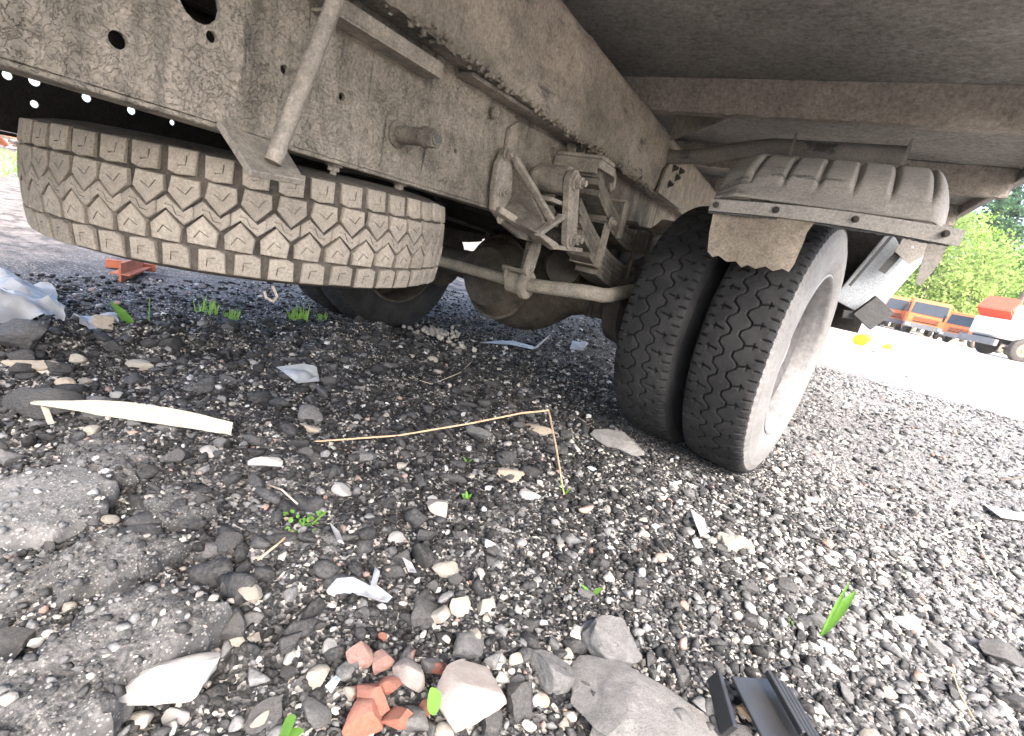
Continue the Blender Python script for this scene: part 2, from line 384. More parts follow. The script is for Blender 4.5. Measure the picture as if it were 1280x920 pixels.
float_attr(gme, 'rubble', (1 / (1 + np.exp(np.clip((GX + 1.2 - GY * .12) * 2.5, -40, 40)))).ravel())
float_attr(gme, 'dust', np.clip(np.clip((GX + .15) / .9, 0, 1) * .3 + .5 * np.clip(fbm(GX, GY, .6, 15, 4) * 1.6, 0, 1) - .9 * np.exp(-((GX + 1.0) / .85) ** 2 - ((GY - 1.4) / .85) ** 2) - 1.2 / (1 + np.exp(np.clip((GX + 1.7) * 6, -30, 30))), 0, 1).ravel())  # besides dust patches: right-side light and under-truck shade put into the colour
def ground_mat():
    m, n, l, p = new_mat('dark_gravel_and_pale_sand')
    co = n.new('ShaderNodeTexCoord').outputs['Object']
    at = n.new('ShaderNodeAttribute'); at.attribute_name = 'pale'
    g = noise(n, l, co, 260, 5, .75); md = noise(n, l, co, 30, 6, .7); lg = noise(n, l, co, 2.6, 5, .6)
    v = n.new('ShaderNodeTexVoronoi'); v.inputs['Scale'].default_value = 150; l.new(co, v.inputs[0])
    vs = n.new('ShaderNodeSeparateColor'); l.new(v.outputs['Color'], vs.inputs[0])
    vc = ramp(n, [(0, (.016, .0155, .0155)), (.45, (.045, .0435, .043)), (.70, (.11, .106, .102)), (.86, (.22, .205, .185)), (.95, (.45, .42, .37))]); l.new(vs.outputs[0], vc.inputs[0])
    gr = ramp(n, [(.3, .55), (.72, 1.4)]); l.new(g.outputs[0], gr.inputs[0])
    dark = mixc(n, l, 1.0, vc.outputs[0], gr.outputs[0], 'MULTIPLY')
    dm = ramp(n, [(.50, 0), (.72, .3)]); l.new(lg.outputs[0], dm.inputs[0])
    da = n.new('ShaderNodeAttribute'); da.attribute_name = 'dust'; dmx = n.new('ShaderNodeMath'); dmx.operation = 'MAXIMUM'; l.new(dm.outputs[0], dmx.inputs[0]); l.new(da.outputs['Fac'], dmx.inputs[1])
    dust = mixc(n, l, dmx.outputs[0], dark, mixc(n, l, 1.0, (.30, .288, .278), gr.outputs[0], 'MULTIPLY'))
    pr = ramp(n, [(.36, (.40, .34, .275)), (.64, (.52, .46, .39))]); l.new(md.outputs[0], pr.inputs[0])
    pl2 = ramp(n, [(.56, 0), (.64, .8)]); l.new(lg.outputs[0], pl2.inputs[0])
    rb = n.new('ShaderNodeAttribute'); rb.attribute_name = 'rubble'; m2 = noise(n, l, co, 5, 8, .75); rr2 = ramp(n, [(.40, (.07, .062, .056)), (.52, (.21, .18, .155)), (.66, (.36, .30, .245))]); l.new(m2.outputs[0], rr2.inputs[0])
    c = mixc(n, l, at.outputs['Fac'], dust, mixc(n, l, rb.outputs['Fac'], pr.outputs[0], rr2.outputs[0])); l.new(c, p.inputs['Base Color'])
    p.inputs['Roughness'].default_value = .95; p.inputs['Specular IOR Level'].default_value = .2
    nb = bump(n, l, v.outputs[0], .004, .9); nb = bump(n, l, g.outputs[0], .002, .8, nb); nb = bump(n, l, md.outputs[0], .006, .6, nb)
    l.new(nb, p.inputs['Normal']); return m
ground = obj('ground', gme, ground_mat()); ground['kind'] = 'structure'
def gz(x, y): return float(ground_h(np.array([x]), np.array([y]))[0])
def gp(px, py, dz=0.0):
    q = onz(px, py, 0.0)
    for _ in range(4): q = onz(px, py, min(gz(q.x, q.y), .12) + dz)
    return q

# ------------------------------------------------------------------ the truck: frame, body
TC = -1.33                                        # truck centre line
truck = empty('dump_truck', (TC, 2.3, 0))
tag(truck, 'dusty dump truck seen from underneath, with frame rails, springs, axle and dual wheels', 'truck')
rng = random.Random(4)
XR = -0.90; ZB, ZT = .772, 1.12
RAIL_Y0, RAIL_Y1 = -.45, 6.3
def rail(x_out, side, holes, name, mat, rough=False, ZB=ZB):
    bm = bmesh.new()
    # web faces +X when side=1
    outline = []
    ys = np.arange(RAIL_Y0, 3.2, .035) if rough else [RAIL_Y0]
    outline = [(float(y), ZB) for y in ys] + [(RAIL_Y1, ZB), (RAIL_Y1, ZT)] + [(float(y), ZT) for y in list(ys)[::-1]]
    d = (lambda u, v: .0035 * float(fbm(np.array([u]), np.array([v]), .11, 31, 4)[0])) if rough else None
    if rough:
        v2, f = None, None
        sub = [p for p in outline if p[0] <= 2.4]
        o1 = [(float(y), ZB) for y in np.arange(RAIL_Y0, 2.4, .03)] + [(2.4, ZB), (2.4, ZT)] + [(float(y), ZT) for y in np.arange(RAIL_Y0, 2.4, .03)[::-1]]
        bm_plate(bm, o1, holes, lambda u, v, w: Vector((x_out + side * w, u, v)), .009, .03, rng, d)
        bm_box(bm, (x_out - .009, 2.4, ZB), (x_out, RAIL_Y1, ZT))
    else:
        bm_plate(bm, [(RAIL_Y0, ZB), (RAIL_Y1, ZB), (RAIL_Y1, ZT), (RAIL_Y0, ZT)], holes, lambda u, v, w: Vector((x_out + side * w, u, v)), .009)
    xi = x_out - side * .09
    bm_box(bm, (min(x_out - side * .002, xi), RAIL_Y0, ZB - .009), (max(x_out - side * .002, xi), RAIL_Y1, ZB - .0005), .002)
    bm_box(bm, (min(x_out - side * .002, xi), RAIL_Y0, ZT + .0005), (max(x_out - side * .002, xi), RAIL_Y1, ZT + .009), .002)
    return obj(name, bm, mat, truck)
hl = []
for px, py, r in [(148, 50, .0115), (265, 46, .0085), (355, 87, .008), (427, 121, .008), (544, 76, .009), (570, 189, .007), (250, 1, .030), (690, 96, .007)]:
    q = onx(px, py, XR); hl.append(circ(q.y, q.z, r, 14))
rail(XR, 1, hl, 'chassis_rail', M_rail, True)
hl2 = []
for px, py, r in [(8, 94, .010), (42, 101, .012), (93, 94, .024), (107, 122, .011), (163, 138, .011), (42, 130, .009), (214, 153, .008)]:
    q = onx(px, py, -1.76); hl2.append(circ(q.y, q.z, r, 12))
hl2 += [circ(y, .86 + .05 * (k % 3), .012, 10) for k, y in enumerate((1.0, 1.16, 1.31, 1.5, 1.72, 2.0))]
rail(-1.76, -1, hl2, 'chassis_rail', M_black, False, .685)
# cross members between the rails
for y, z0, z1 in ((1.33, .80, 1.06), (3.1, .82, 1.08), (-.3, .82, 1.06)):
    bm = bmesh.new(); bm_box(bm, (-1.745, y, z0), (XR - .012, y + .008, z1)); bm_box(bm, (-1.745, y + .008, z1 - .008), (XR - .012, y + .07, z1)); bm_box(bm, (-1.745, y + .008, z0), (XR - .012, y + .07, z0 + .008))
    obj('cross_member', bm, M_dark, truck)
# mounting plate with bolts ahead of the spring hanger
bm = bmesh.new(); bm_plate(bm, [(1.30, .83), (1.29, 1.0), (1.33, 1.03), (1.74, 1.05), (1.95, 1.05), (1.95, .80), (1.32, .795)], [], lambda u, v, w: Vector((XR + .013 + w, u, v)), .009)
obj('mounting_plate', bm, M_rail, truck)
for px, py in [(618, 141), (690, 190), (668, 215), (637, 235), (705, 225)]:
    q = onx(px, py, XR + .013); bm = bmesh.new(); bm_lathe(bm, [(-.002, .0155), (.006, .0155), (.010, .011), (.012, .001)], T(XR + .013, q.y, q.z), 14); obj('rivet', bm, M_rail, truck)
# short angle iron welded to the web
bm = bmesh.new(); a = onx(428, 2, XR); b = onx(528, 82, XR)
bm_box(bm, (XR + .001, .62, 1.003), (XR + .052, .925, 1.008)); bm_box(bm, (XR + .047, .62, 1.0085), (XR + .052, .925, 1.034))
obj('angle_iron', bm, M_cast, truck)
# stub pipe with union nut
bm = bmesh.new(); b0 = onx(497, 168, XR); 
bm_lathe(bm, [(-.004, .030), (.004, .030), (.006, .019), (.078, .019), (.078, .0215), (.084, .0235), (.090, .0215), (.092, .0215)], T(XR + .002, b0.y, b0.z), 28)
bm_tube(bm, [(XR + .094, b0.y, b0.z), (XR + .118, b0.y, b0.z)], .021, 6); bm_tube(bm, [(XR + .118, b0.y, b0.z), (XR + .122, b0.y, b0.z)], .015, 16)
o = obj('stub_pipe', bm, M_greasy, truck); auto_smooth(o.data)
bm = bmesh.new(); bm_lathe(bm, [(.122, .009), (.1225, .009), (.1225, .0005)], T(XR + .002, b0.y, b0.z), 14); obj('pipe_bore', bm, M_guard_dark, o)
# bolts along the lower flange
for px, py in [(419, 209), (500, 233)]:
    q = onx(px, py, XR - .03); bm = bmesh.new(); hexbolt(bm, (XR - .035, q.y, ZB - .0095), (0, 0, -1), .013, .011); obj('bolt', bm, M_cast, truck)
# spare-wheel carrier: bracket plate and rod
p0 = onx(269, 157, XR + .004); p1 = onx(356, 196, XR + .004); p2 = onx(377, 232, -.775); p3 = onx(310, 221, -.775)
bm = bmesh.new(); nrm = (p1 - p0).cross(p3 - p0).normalized(); nrm = nrm if nrm.z > 0 else -nrm
qs = [p0, p1, p2, p3]; lo = [bm.verts.new(q) for q in qs]; hi = [bm.verts.new(q + nrm * .012) for q in qs]
bm.faces.new(lo); bm.faces.new(hi[::-1])
for i in range(4): bm.faces.new((lo[i], lo[(i + 1) % 4], hi[(i + 1) % 4], hi[i]))
bmesh.ops.bevel(bm, geom=list(bm.edges), offset=.0015, segments=1, affect='EDGES')
obj('carrier_plate', bm, M_cast, truck)
r0 = onx(341, 203, -.80); r1 = onx(424, -12, -.80)
bm = bmesh.new(); bm_tube(bm, [r0, r0.lerp(r1, .2), r1, r1 + (r1 - r0) * .4], [.0135, .0135, .0135, .0135], 18)
o = obj('carrier_rod', bm, M_cast, truck); auto_smooth(o.data)
bm = bmesh.new(); bm_tube(bm, [(-1.33, .86, .76), (-1.33, .86, 1.02)], .012, 10); bm_box(bm, (-1.745, .80, 1.02), (XR - .012, .92, 1.035)); obj('spare_hanger', bm, M_dark, truck)

# body stringer above the rail: mud-caked vertical face
XS = -.80; SZ0, SZ1 = 1.057, 1.342
def stringer(xf, side, y0, y1, mat, fine):
    ys = np.arange(y0, y1, .018 if fine else .3); zs = np.linspace(SZ0, SZ1, 24 if fine else 4)
    Y, Z = np.meshgrid(ys, zs, indexing='ij')
    ed = np.minimum(Z - SZ0, SZ1 - Z) / .03; ro = np.clip(1 - ed, 0, 1) ** 2
    X = xf + side * ((fbm(Y, Z, .09, 41, 4) * .005 + fbm(Y, Z, .02, 42, 2) * .0015) - ro * .016)
    Zn = Z + (fbm(Y, Z * 0, .05, 43, 3) * .006) * (ro > 0)
    me = grid_mesh('body_stringer', np.stack([X, Y, Zn], -1).reshape(-1, 3), len(ys), len(zs))
    o = obj('body_stringer', me, mat, truck)
    bm = bmesh.new(); bm_box(bm, (min(xf - side * .012, xf - side * .09), y0, SZ0 + .006), (max(xf - side * .012, xf - side * .09), y1, SZ1 - .004)); obj('stringer_core', bm, mat, o)
    return o
st = stringer(XS, 1, -.5, 4.15, M_beam, True)
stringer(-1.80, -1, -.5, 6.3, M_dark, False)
# crumbly mud fringe along its lower edge
def rock_base(sub):
    bm = bmesh.new(); bmesh.ops.create_icosphere(bm, subdivisions=sub, radius=1); bm.verts.ensure_lookup_table()
    v = np.array([x.co[:] for x in bm.verts]); f = np.array([[x.index for x in fc.verts] for fc in bm.faces]); bm.free(); return v, f
ICO = {k: rock_base(k) for k in (1, 2, 3, 4)}
def rock_shape(sub, seed, cuts=9, rnd=.0, angular=.25):
    r = np.random.default_rng(seed); v = ICO[sub][0].copy()
    for _ in range(cuts):
        n = r.normal(size=3); n /= np.linalg.norm(n); d = r.uniform(.38, .80)
        t = v @ n - d; v -= np.outer(np.where(t > 0, t * (1 - angular * 0.15), 0), n)
    if rnd:
        f1 = fbm(v[:, 0] + v[:, 2] * .7, v[:, 1] - v[:, 2] * .6, .5, seed % 97, 4); f2 = fbm(v[:, 0] * .8 - v[:, 1] * .5, v[:, 2] + v[:, 1] * .6, .16, seed % 89, 3, .65)
        v = v * (1 + rnd * f1 + min(rnd * .5, .05) * f2)[:, None]
    return v / np.abs(v).max(0)
def joined_rocks(name, P, S, ROT, cols, sub, nvar, seed, flat=True, rnd=0, cuts=9):
    """many small rocks as one mesh; P (n,3), S (n,3), ROT (n,3) euler, cols (n,3)"""
    n = len(P); base, F = ICO[sub]; vars_ = np.stack([rock_shape(sub, seed + k, cuts, rnd) for k in range(nvar)])
    k = np.random.default_rng(seed).integers(0, nvar, n); V = vars_[k] * S[:, None, :]
    cx, sx = np.cos(ROT[:, 0]), np.sin(ROT[:, 0]); cz, sz = np.cos(ROT[:, 2]), np.sin(ROT[:, 2])
    y = V[..., 1] * cx[:, None] - V[..., 2] * sx[:, None]; z = V[..., 1] * sx[:, None] + V[..., 2] * cx[:, None]; x = V[..., 0]
    V = np.stack([x * cz[:, None] - y * sz[:, None], x * sz[:, None] + y * cz[:, None], z], -1) + P[:, None, :]
    nv = len(base); FF = (F[None] + (np.arange(n) * nv)[:, None, None]).reshape(-1, 3)
    me = bpy.data.meshes.new(name); me.vertices.add(n * nv); me.vertices.foreach_set('co', V.astype(np.float32).ravel())
    me.loops.add(FF.size); me.loops.foreach_set('vertex_index', FF.astype(np.int32).ravel())
    me.polygons.add(len(FF)); me.polygons.foreach_set('loop_start', np.arange(0, FF.size, 3, dtype=np.int32)); me.polygons.foreach_set('loop_total', np.full(len(FF), 3, np.int32))
    me.update(calc_edges=True)
    if not flat: me.polygons.foreach_set('use_smooth', np.ones(len(FF), bool))
    color_attr(me, 'tint', np.repeat(cols, nv, 0)); return me
R = np.random.default_rng(7)
n = 420; yy = R.uniform(.0, 2.6, n)
P = np.stack([XS + R.uniform(-.03, .006, n), yy, SZ0 + R.normal(0.002, .006, n)], -1)
me = joined_rocks('mud_crust', P, R.uniform(.003, .010, (n, 3)), R.uniform(0, 6.28, (n, 3)), np.tile([[.3, .25, .2]], (n, 1)), 1, 6, 300)
o = obj('mud_crust', me, M_beam, st); o['kind'] = 'stuff'
# lower lip of the stringer (flat bar) and the ragged ladder of brackets under it
bm = bmesh.new(); fa, fb_ = onx(580, 92, XR + .03), onx(716, 178, XR + .03); bm_bar(bm, fa, fb_, .056, .010, (0, 0, 1), .002); bm_bar(bm, fa + Vector((-.024, 0, .03)), fb_ + Vector((-.024, 0, .03)), .008, .05, (0, 0, 1)); obj('flat_bar', bm, M_cast, truck)
bm = bmesh.new(); bm_box(bm, (XR + .016, 1.66, .90), (XR + .05, 1.675, 1.10), .002); bm_box(bm, (XR + .016, 1.72, .96), (XR + .06, 1.732, 1.10), .002); obj('upright_strap', bm, M_cast, truck)
# outrigger plate at the far end of the stringer with fixing bolts
bm = bmesh.new(); bm_plate(bm, [(lambda w_: (w_.y, w_.z))(onx(a_, b_, XS + .02)) for a_, b_ in ((822, 240), (832, 212), (842, 200), (858, 205), (897, 243), (880, 262), (850, 262))], [], lambda u, v, w: Vector((XS + .022 + w, u, v)), .012); obj('gusset_plate', bm, M_cast, truck)
for y, z in [(lambda w_: (w_.y, w_.z))(onx(a_, b_, XS + .022)) for a_, b_ in ((842, 210), (850, 214), (845, 222), (836, 230))]:
    bm = bmesh.new(); hexbolt(bm, (XS + .022, y, z), (1, 0, 0), .014, .013); obj('bolt', bm, M_dark, truck)
# tipper body: floor, crossbeams, side rails and walls
BF = 1.468; BX0, BX1, BY0, BY1 = -3.0, .672, -.55, 7.2
def floor_sheet():
    xs = np.arange(BX0, BX1 + .02, .05); ys = np.arange(BY0, BY1, .05); X, Y = np.meshgrid(xs, ys)
    Z = BF + fbm(X, Y, .5, 61, 3) * .006 - np.abs(fbm(X, Y, .03, 62, 2)) * .004
    return grid_mesh('body_floor', np.stack([X, Y, Z], -1).reshape(-1, 3), len(ys), len(xs))
fl = obj('body_floor', floor_sheet(), M_floor, truck)
bm = bmesh.new(); bm_box(bm, (BX0 + .01, BY0 + .01, BF + .02), (BX1 - .04, BY1 - .05, BF + .03)); obj('floor_deck', bm, M_dark, fl)
cy0 = onz(787, 94, BF).y
def crossbeam(y, mat, fine):
    xs = np.arange(XS - .06, BX1 - .035, .012 if fine else .2); vs = np.linspace(0, 1, 14)
    X, Vv = np.meshgrid(xs, vs, indexing='ij'); hgt = .125
    Z = BF - .004 - Vv * hgt; Y = y + fbm(X, Z, .06, 71, 4) * .006 + fbm(X, Z, .018, 72, 2) * .002
    Z = Z - (Vv > .95) * np.abs(fbm(X, X * 0, .04, 73, 3)) * .010
    me = grid_mesh('crossbeam', np.stack([X, Y, Z], -1).reshape(-1, 3), len(xs), len(vs))
    o = obj('crossbeam', me, mat, truck)
    bm = bmesh.new(); bm_box(bm, (BX0 + .06, y + .006, BF - hgt), (BX1 - .036, y + .075, BF - .004)); obj('beam_core', bm, mat, o)
for k, y in enumerate((cy0, cy0 + .98, cy0 + 1.95, cy0 + 2.9, cy0 + 3.85, cy0 - 1.35)):
    crossbeam(y, M_cross, k < 2)
for s in (0, 1):
    bm = bmesh.new()
    x0, x1 = (BX1 - .035, BX1) if s else (BX0, BX0 + .035)
    bm_box(bm, (x0, BY0, 1.41), (x1, BY1, BF + .03), .004); obj('side_rail', bm, M_strip, truck)
    bm = bmesh.new(); bm_box(bm, (x0 + .004, BY0, BF + .032), (x1 - .004, BY1, 2.62), .004)
    for y in np.arange(BY0 + .3, BY1, .8): bm_box(bm, (x0 + .033 if s else x0 - .05, y, BF + .033), (x1 + .05 if s else x0 + .002, y + .08, 2.60), .004)
    obj('side_wall', bm, M_strip, truck)
bm = bmesh.new(); bm_box(bm, (BX0 + .04, BY1 - .04, BF + .032), (BX1 - .04, BY1, 2.8)); obj('front_wall', bm, M_strip, truck)
bm = bmesh.new(); bm_box(bm, (BX0 + .04, BY0, BF + .032), (BX1 - .04, BY0 + .04, 2.62)); obj('tailgate', bm, M_strip, truck)
bm = bmesh.new(); q0 = onz(828, 133, BF - .13); bm_plate(bm, [(0, 0), (.34, 0), (0, -.16)], [], lambda u, v, w: Vector((XS + .01 + u, cy0 + .33 + w, BF - .01 + v)), .008); obj('corner_gusset', bm, M_cast, truck)

# ------------------------------------------------------------------ suspension
hg = bmesh.new()
A_ = lambda px, py, x: onx(px, py, x)
# hanger casting: back plate on the web, slanted rib and forked foot
bpts = [(632, 184), (641, 190), (640, 215), (650, 235), (690, 275), (722, 290), (722, 312), (690, 309), (650, 298), (628, 280), (616, 262), (617, 235), (622, 205)]
bo = [A_(x, y, XR + .03) for x, y in bpts]
bm_plate(hg, [(p.y, p.z) for p in bo], [], lambda u, v, w: Vector((XR + .034 + w, u, v)), .020)
def wedge(bm, pts_in, pts_out):
    a = [bm.verts.new(p) for p in pts_in]; b = [bm.verts.new(p) for p in pts_out]; n_ = len(a)
    bm.faces.new(a[::-1]); bm.faces.new(b)
    for i in range(n_): bm.faces.new((a[i], a[(i + 1) % n_], b[(i + 1) % n_], b[i]))
xo = -.735; XH = XR + .034
def panel(bm, pts, t):
    n_ = (pts[1] - pts[0]).cross(pts[2] - pts[0]).normalized(); wedge(bm, [q - n_ * t for q in pts], [q + n_ * t for q in pts])
# slanted web from the bolted strip out to the foot, with a lit rib along its upper edge and a flange along its lower edge
P_t, P_l, P_f = A_(642, 200, XH), A_(626, 268, XH), A_(690, 302, xo)
P_u = A_(684, 284, xo)
hw = bmesh.new(); panel(hw, [P_t, A_(640, 245, XH), A_(670, 292, xo), P_u], .004)
panel(hw, [A_(640, 245, XH), P_l, P_f, A_(670, 292, xo)], .004)
def rod(a_, b_, w_, h_): bm_bar(hg, a_, b_, w_, h_, (1, 0, 0))
rod(A_(641, 194, XH + .005), A_(690, 276, xo + .005), .016, .022)
rod(A_(622, 262, XH + .008), A_(694, 309, xo + .005), .022, .030)
rod(A_(672, 292, xo + .004), A_(702, 271, xo + .004), .014, .026)
rod(A_(700, 270, xo + .004), A_(724, 284, xo + .004), .014, .026)
rod(A_(672, 292, xo + .004), A_(690, 308, xo + .004), .014, .026)
rod(A_(688, 308, xo + .004), A_(724, 312, xo + .004), .014, .030)
bmesh.ops.recalc_face_normals(hg, faces=hg.faces)
bmesh.ops.bevel(hg, geom=[e for e in hg.edges if e.is_manifold and e.calc_face_angle(0) > .6], offset=.004, segments=2, affect='EDGES', profile=.6)
o = obj('spring_hanger', hg, M_cast, truck); auto_smooth(o.data, 35); obj('hanger_web', hw, M_greasy, o)
for px, py in [(633, 193), (628, 240), (625, 272)]:
    q = A_(px, py, XR + .034); bm = bmesh.new(); hexbolt(bm, (XR + .034, q.y, q.z), (1, 0, 0), .013, .011); obj('bolt', bm, M_cast, o)
# pivot sleeve behind the shackle
tb = A_(722, 228, -.70); bb = A_(718, 299, -.70)
bm = bmesh.new(); bm_lathe(bm, [(XR + .035, .030), (XR + .06, .045), (-.735, .045), (-.735, .03)], T(0, tb.y + .01, tb.z), 26); o = obj('pivot_sleeve', bm, M_cast, truck); auto_smooth(o.data)
bm = bmesh.new(); bm_box(bm, (XR + .03, tb.y - .075, tb.z - .075), (-.735, tb.y + .05, tb.z - .062), .002); obj('hanger_tab', bm, M_cast, truck)
# shackle: two plates, two pins with nuts
def rounded_strip(p, q, r, n=9):
    d = (q - p).normalized(); a0 = math.atan2(d[1], d[0]); out = []
    for k in range(n): out.append((q[0] + r * math.cos(a0 - math.pi / 2 + math.pi * k / (n - 1)), q[1] + r * math.sin(a0 - math.pi / 2 + math.pi * k / (n - 1))))
    for k in range(n): out.append((p[0] + r * math.cos(a0 + math.pi / 2 + math.pi * k / (n - 1)), p[1] + r * math.sin(a0 + math.pi / 2 + math.pi * k / (n - 1))))
    return out
for x in (-.71, -.825):
    bm = bmesh.new(); bm_plate(bm, rounded_strip(Vector((bb.y, bb.z)), Vector((tb.y, tb.z)), .036), [], lambda u, v, w: Vector((x + w, u, v)), .020)
    o = obj('shackle_plate', bm, M_cast, truck)
    if x > -.8:
        for q in (tb, bb):
            bm = bmesh.new(); hexbolt(bm, (x, q.y + .005, q.z), (1, 0, 0), .0185, .020); obj('shackle_nut', bm, M_cast, o)
        bm = bmesh.new(); bm_tube(bm, [(x - .13, bb.y, bb.z), (x - .01, bb.y, bb.z)], .026, 16); obj('shackle_pin', bm, M_dark, o)
# leaf packs: curved leaves running forward to the axle
def leaf_pack(name, x0, x1, ya, za, yb, zb, n_, t, sag, lens, mat):
    root = None
    for k in range(n_):
        bm = bmesh.new(); y0 = ya + (yb - ya) * lens[k]; N = 14; rows = []
        for i in range(N + 1):
            y = y0 + (2 * yb - y0 - y0) * i / N
            u = (y - yb) / (yb - ya); z = zb + (za - zb) * u * u - k * (t + .0015)
            rows.append([bm.verts.new((x, y, zz)) for x, zz in ((x0, z), (x1, z), (x1, z - t), (x0, z - t))])
        for a, b in zip(rows, rows[1:]):
            for j in range(4): bm.faces.new((a[j], a[(j + 1) % 4], b[(j + 1) % 4], b[j]))
        bm.faces.new(rows[0][::-1]); bm.faces.new(rows[-1])
        if root is None: root = obj(name, bm, mat, truck)
        else: obj('leaf', bm, mat, root)
    return root
sp = leaf_pack('leaf_spring', -.80, -.705, 1.50, .86, 2.20, .68, 6, .018, 0, [0, 0.01, .04, .10, .26, .42], M_greasy)
bm = bmesh.new(); bm_box(bm, (-.812, 1.745, .665), (-.80, 1.785, .815)); bm_box(bm, (-.705, 1.745, .665), (-.692, 1.785, .815)); bm_box(bm, (-.81, 1.745, .655), (-.694, 1.785, .665))
bm_tube(bm, [(-.83, 1.765, .822), (-.68, 1.765, .822)], .009, 8); hexbolt(bm, (-.69, 1.765, .822), (1, 0, 0), .015, .012); obj('rebound_clip', bm, M_cast, sp)
hs = leaf_pack('helper_spring', -.80, -.705, 1.60, .965, 2.20, .82, 4, .019, 0, [0, .01, .05, .25], M_greasy)
bm = bmesh.new(); bm_box(bm, (-.812, 1.90, .79), (-.80, 1.93, .91)); bm_box(bm, (-.705, 1.90, .79), (-.692, 1.93, .915)); bm_box(bm, (-.811, 1.90, .78), (-.693, 1.93, .79)); bm_box(bm, (-.811, 1.90, .9155), (-.693, 1.93, .924)); obj('rebound_clip', bm, M_cast, hs)
bm = bmesh.new(); bm_box(bm, (XR + .02, 1.58, 1.00), (-.70, 1.70, 1.012), .002); bm_box(bm, (XR + .022, 1.583, .955), (-.714, 1.592, .999)); bm_box(bm, (-.712, 1.581, .972), (-.702, 1.72, .9985))
bm_tube(bm, [(-.706, 1.72, .99), (-.706, 1.745, .97), (-.706, 1.75, .94), (-.706, 1.73, .93), (-.706, 1.715, .95)], .006, 8); obj('spring_stop', bm, M_cast, truck)
# U-bolts and saddle over the axle
bm = bmesh.new(); bm_box(bm, (-.815, 2.13, .55), (-.69, 2.30, .625), .01); obj('spring_saddle', bm, M_dark, truck)
for y in (2.12, 2.31):
    bm = bmesh.new(); bm_tube(bm, [(-.822, y, .42), (-.822, y, .84), (-.80, y, .86), (-.71, y, .86), (-.69, y, .84), (-.69, y, .42)], .010, 10); obj('u_bolt', bm, M_dark, truck)
sp2 = leaf_pack('leaf_spring', -1.955, -1.86, 1.50, .86, 2.30, .69, 6, .013, 0, [0, 0.02, .16, .30, .44, .58], M_dark)
# axle: housing with differential bulb
AX0, AX1 = Vector((-2.10, 2.38, .5)), Vector((-.56, 2.20, .5)); AXC = Vector((-1.30, 2.29, .49))
adir = (AX1 - AX0).normalized(); arz = math.atan2(adir.y, adir.x)
bm = bmesh.new()
prof = [(-.86, .055), (-.86, .078), (-.55, .078), (-.40, .085), (-.33, .11), (-.25, .17), (-.17, .225), (-.08, .255), (.0, .262), (.08, .255), (.17, .225), (.25, .17), (.33, .11), (.40, .085), (.55, .078), (.80, .078), (.80, .055)]
am = T(*AXC) @ Matrix.Rotation(arz, 4, 'Z')
bm_lathe(bm, prof, am, 40)
ax = obj('axle_housing', bm, M_axle, truck); auto_smooth(ax.data, 50)
bm = bmesh.new(); bm_lathe(bm, [(.0, .21), (.03, .21), (.032, .195), (.09, .16), (.12, .14), (.13, .08), (.16, .02)], am @ T(.0, -.20, .0) @ Matrix.Rotation(-math.pi / 2, 4, 'Z'), 36)
o = obj('differential_cover', bm, M_axle, ax); auto_smooth(o.data)
for k in range(14):
    bm = bmesh.new(); a = 2 * math.pi * k / 14; c = am @ Vector((.19 * math.cos(a), -.232, .19 * math.sin(a))); hexbolt(bm, c, am.to_3x3() @ Vector((0, -1, 0)), .009, .008, False); obj('cover_bolt', bm, M_axle, ax)
bm = bmesh.new(); bm_lathe(bm, [(0, .08), (.05, .08), (.06, .16), (.14, .175), (.15, .06)], am @ T(.52, 0, 0), 32); o = obj('brake_drum', bm, M_dark, ax); auto_smooth(o.data)
bm = bmesh.new(); bm_lathe(bm, [(0, .02), (.01, .07), (.05, .085), (.06, .09), (.07, .085), (.12, .075), (.13, .02)], T(-.95, 2.02, .62) @ Matrix.Rotation(-1.2, 4, 'Z'), 24); o = obj('brake_chamber', bm, M_dark, truck); auto_smooth(o.data)
bm = bmesh.new(); bm_lathe(bm, [(-.52, .04), (-.50, .12), (-.45, .135), (.0, .135), (.05, .12), (.07, .04)], T(-1.55, 3.2, .66), 28); o = obj('dark_filler_tank', bm, M_black, truck); auto_smooth(o.data)  # added dark tank that covers the bright ground beyond
bm = bmesh.new(); bm_lathe(bm, [(0, .06), (-.05, .08), (-.06, .17), (-.14, .185), (-.15, .06)], am @ T(-.56, 0, 0), 32); o = obj('brake_drum', bm, M_dark, ax); auto_smooth(o.data)
bm = bmesh.new(); bm_plate(bm, [(1.18, .80), (1.3, .95), (1.42, .80), (1.60, .70), (1.50, .66), (1.25, .72)], [], lambda u, v, w: Vector((-1.80 - w, u, v)), .03); obj('spring_hanger', bm, M_dark, truck)
bm = bmesh.new(); bm_box(bm, (-1.60, 1.75, .86), (-1.05, 1.80, .97), .01); bm_tube(bm, [(-1.5, 1.9, .83), (-1.5, 2.6, .83)], .05, 14); obj('brake_valve', bm, M_dark, truck)
bm = bmesh.new(); bm_tube(bm, [(-1.30, 2.5, .52), (-1.31, 5.6, .80)], .05, 16); o = obj('drive_shaft', bm, M_dark, truck); auto_smooth(o.data)
bm = bmesh.new(); bm_tube(bm, [(-1.10, 1.95, .70), (-1.2, 1.9, .74), (-1.35, 1.95, .72), (-1.42, 2.05, .66)], .012, 8); bm_tube(bm, [(-1.15, 1.7, .95), (-1.12, 1.8, .8), (-1.0, 1.95, .68)], .011, 8); bm_tube(bm, [(-1.5, 1.6, .9), (-1.45, 1.75, .72), (-1.35, 2.0, .70)], .011, 8); obj('brake_hose', bm, M_dark, truck)
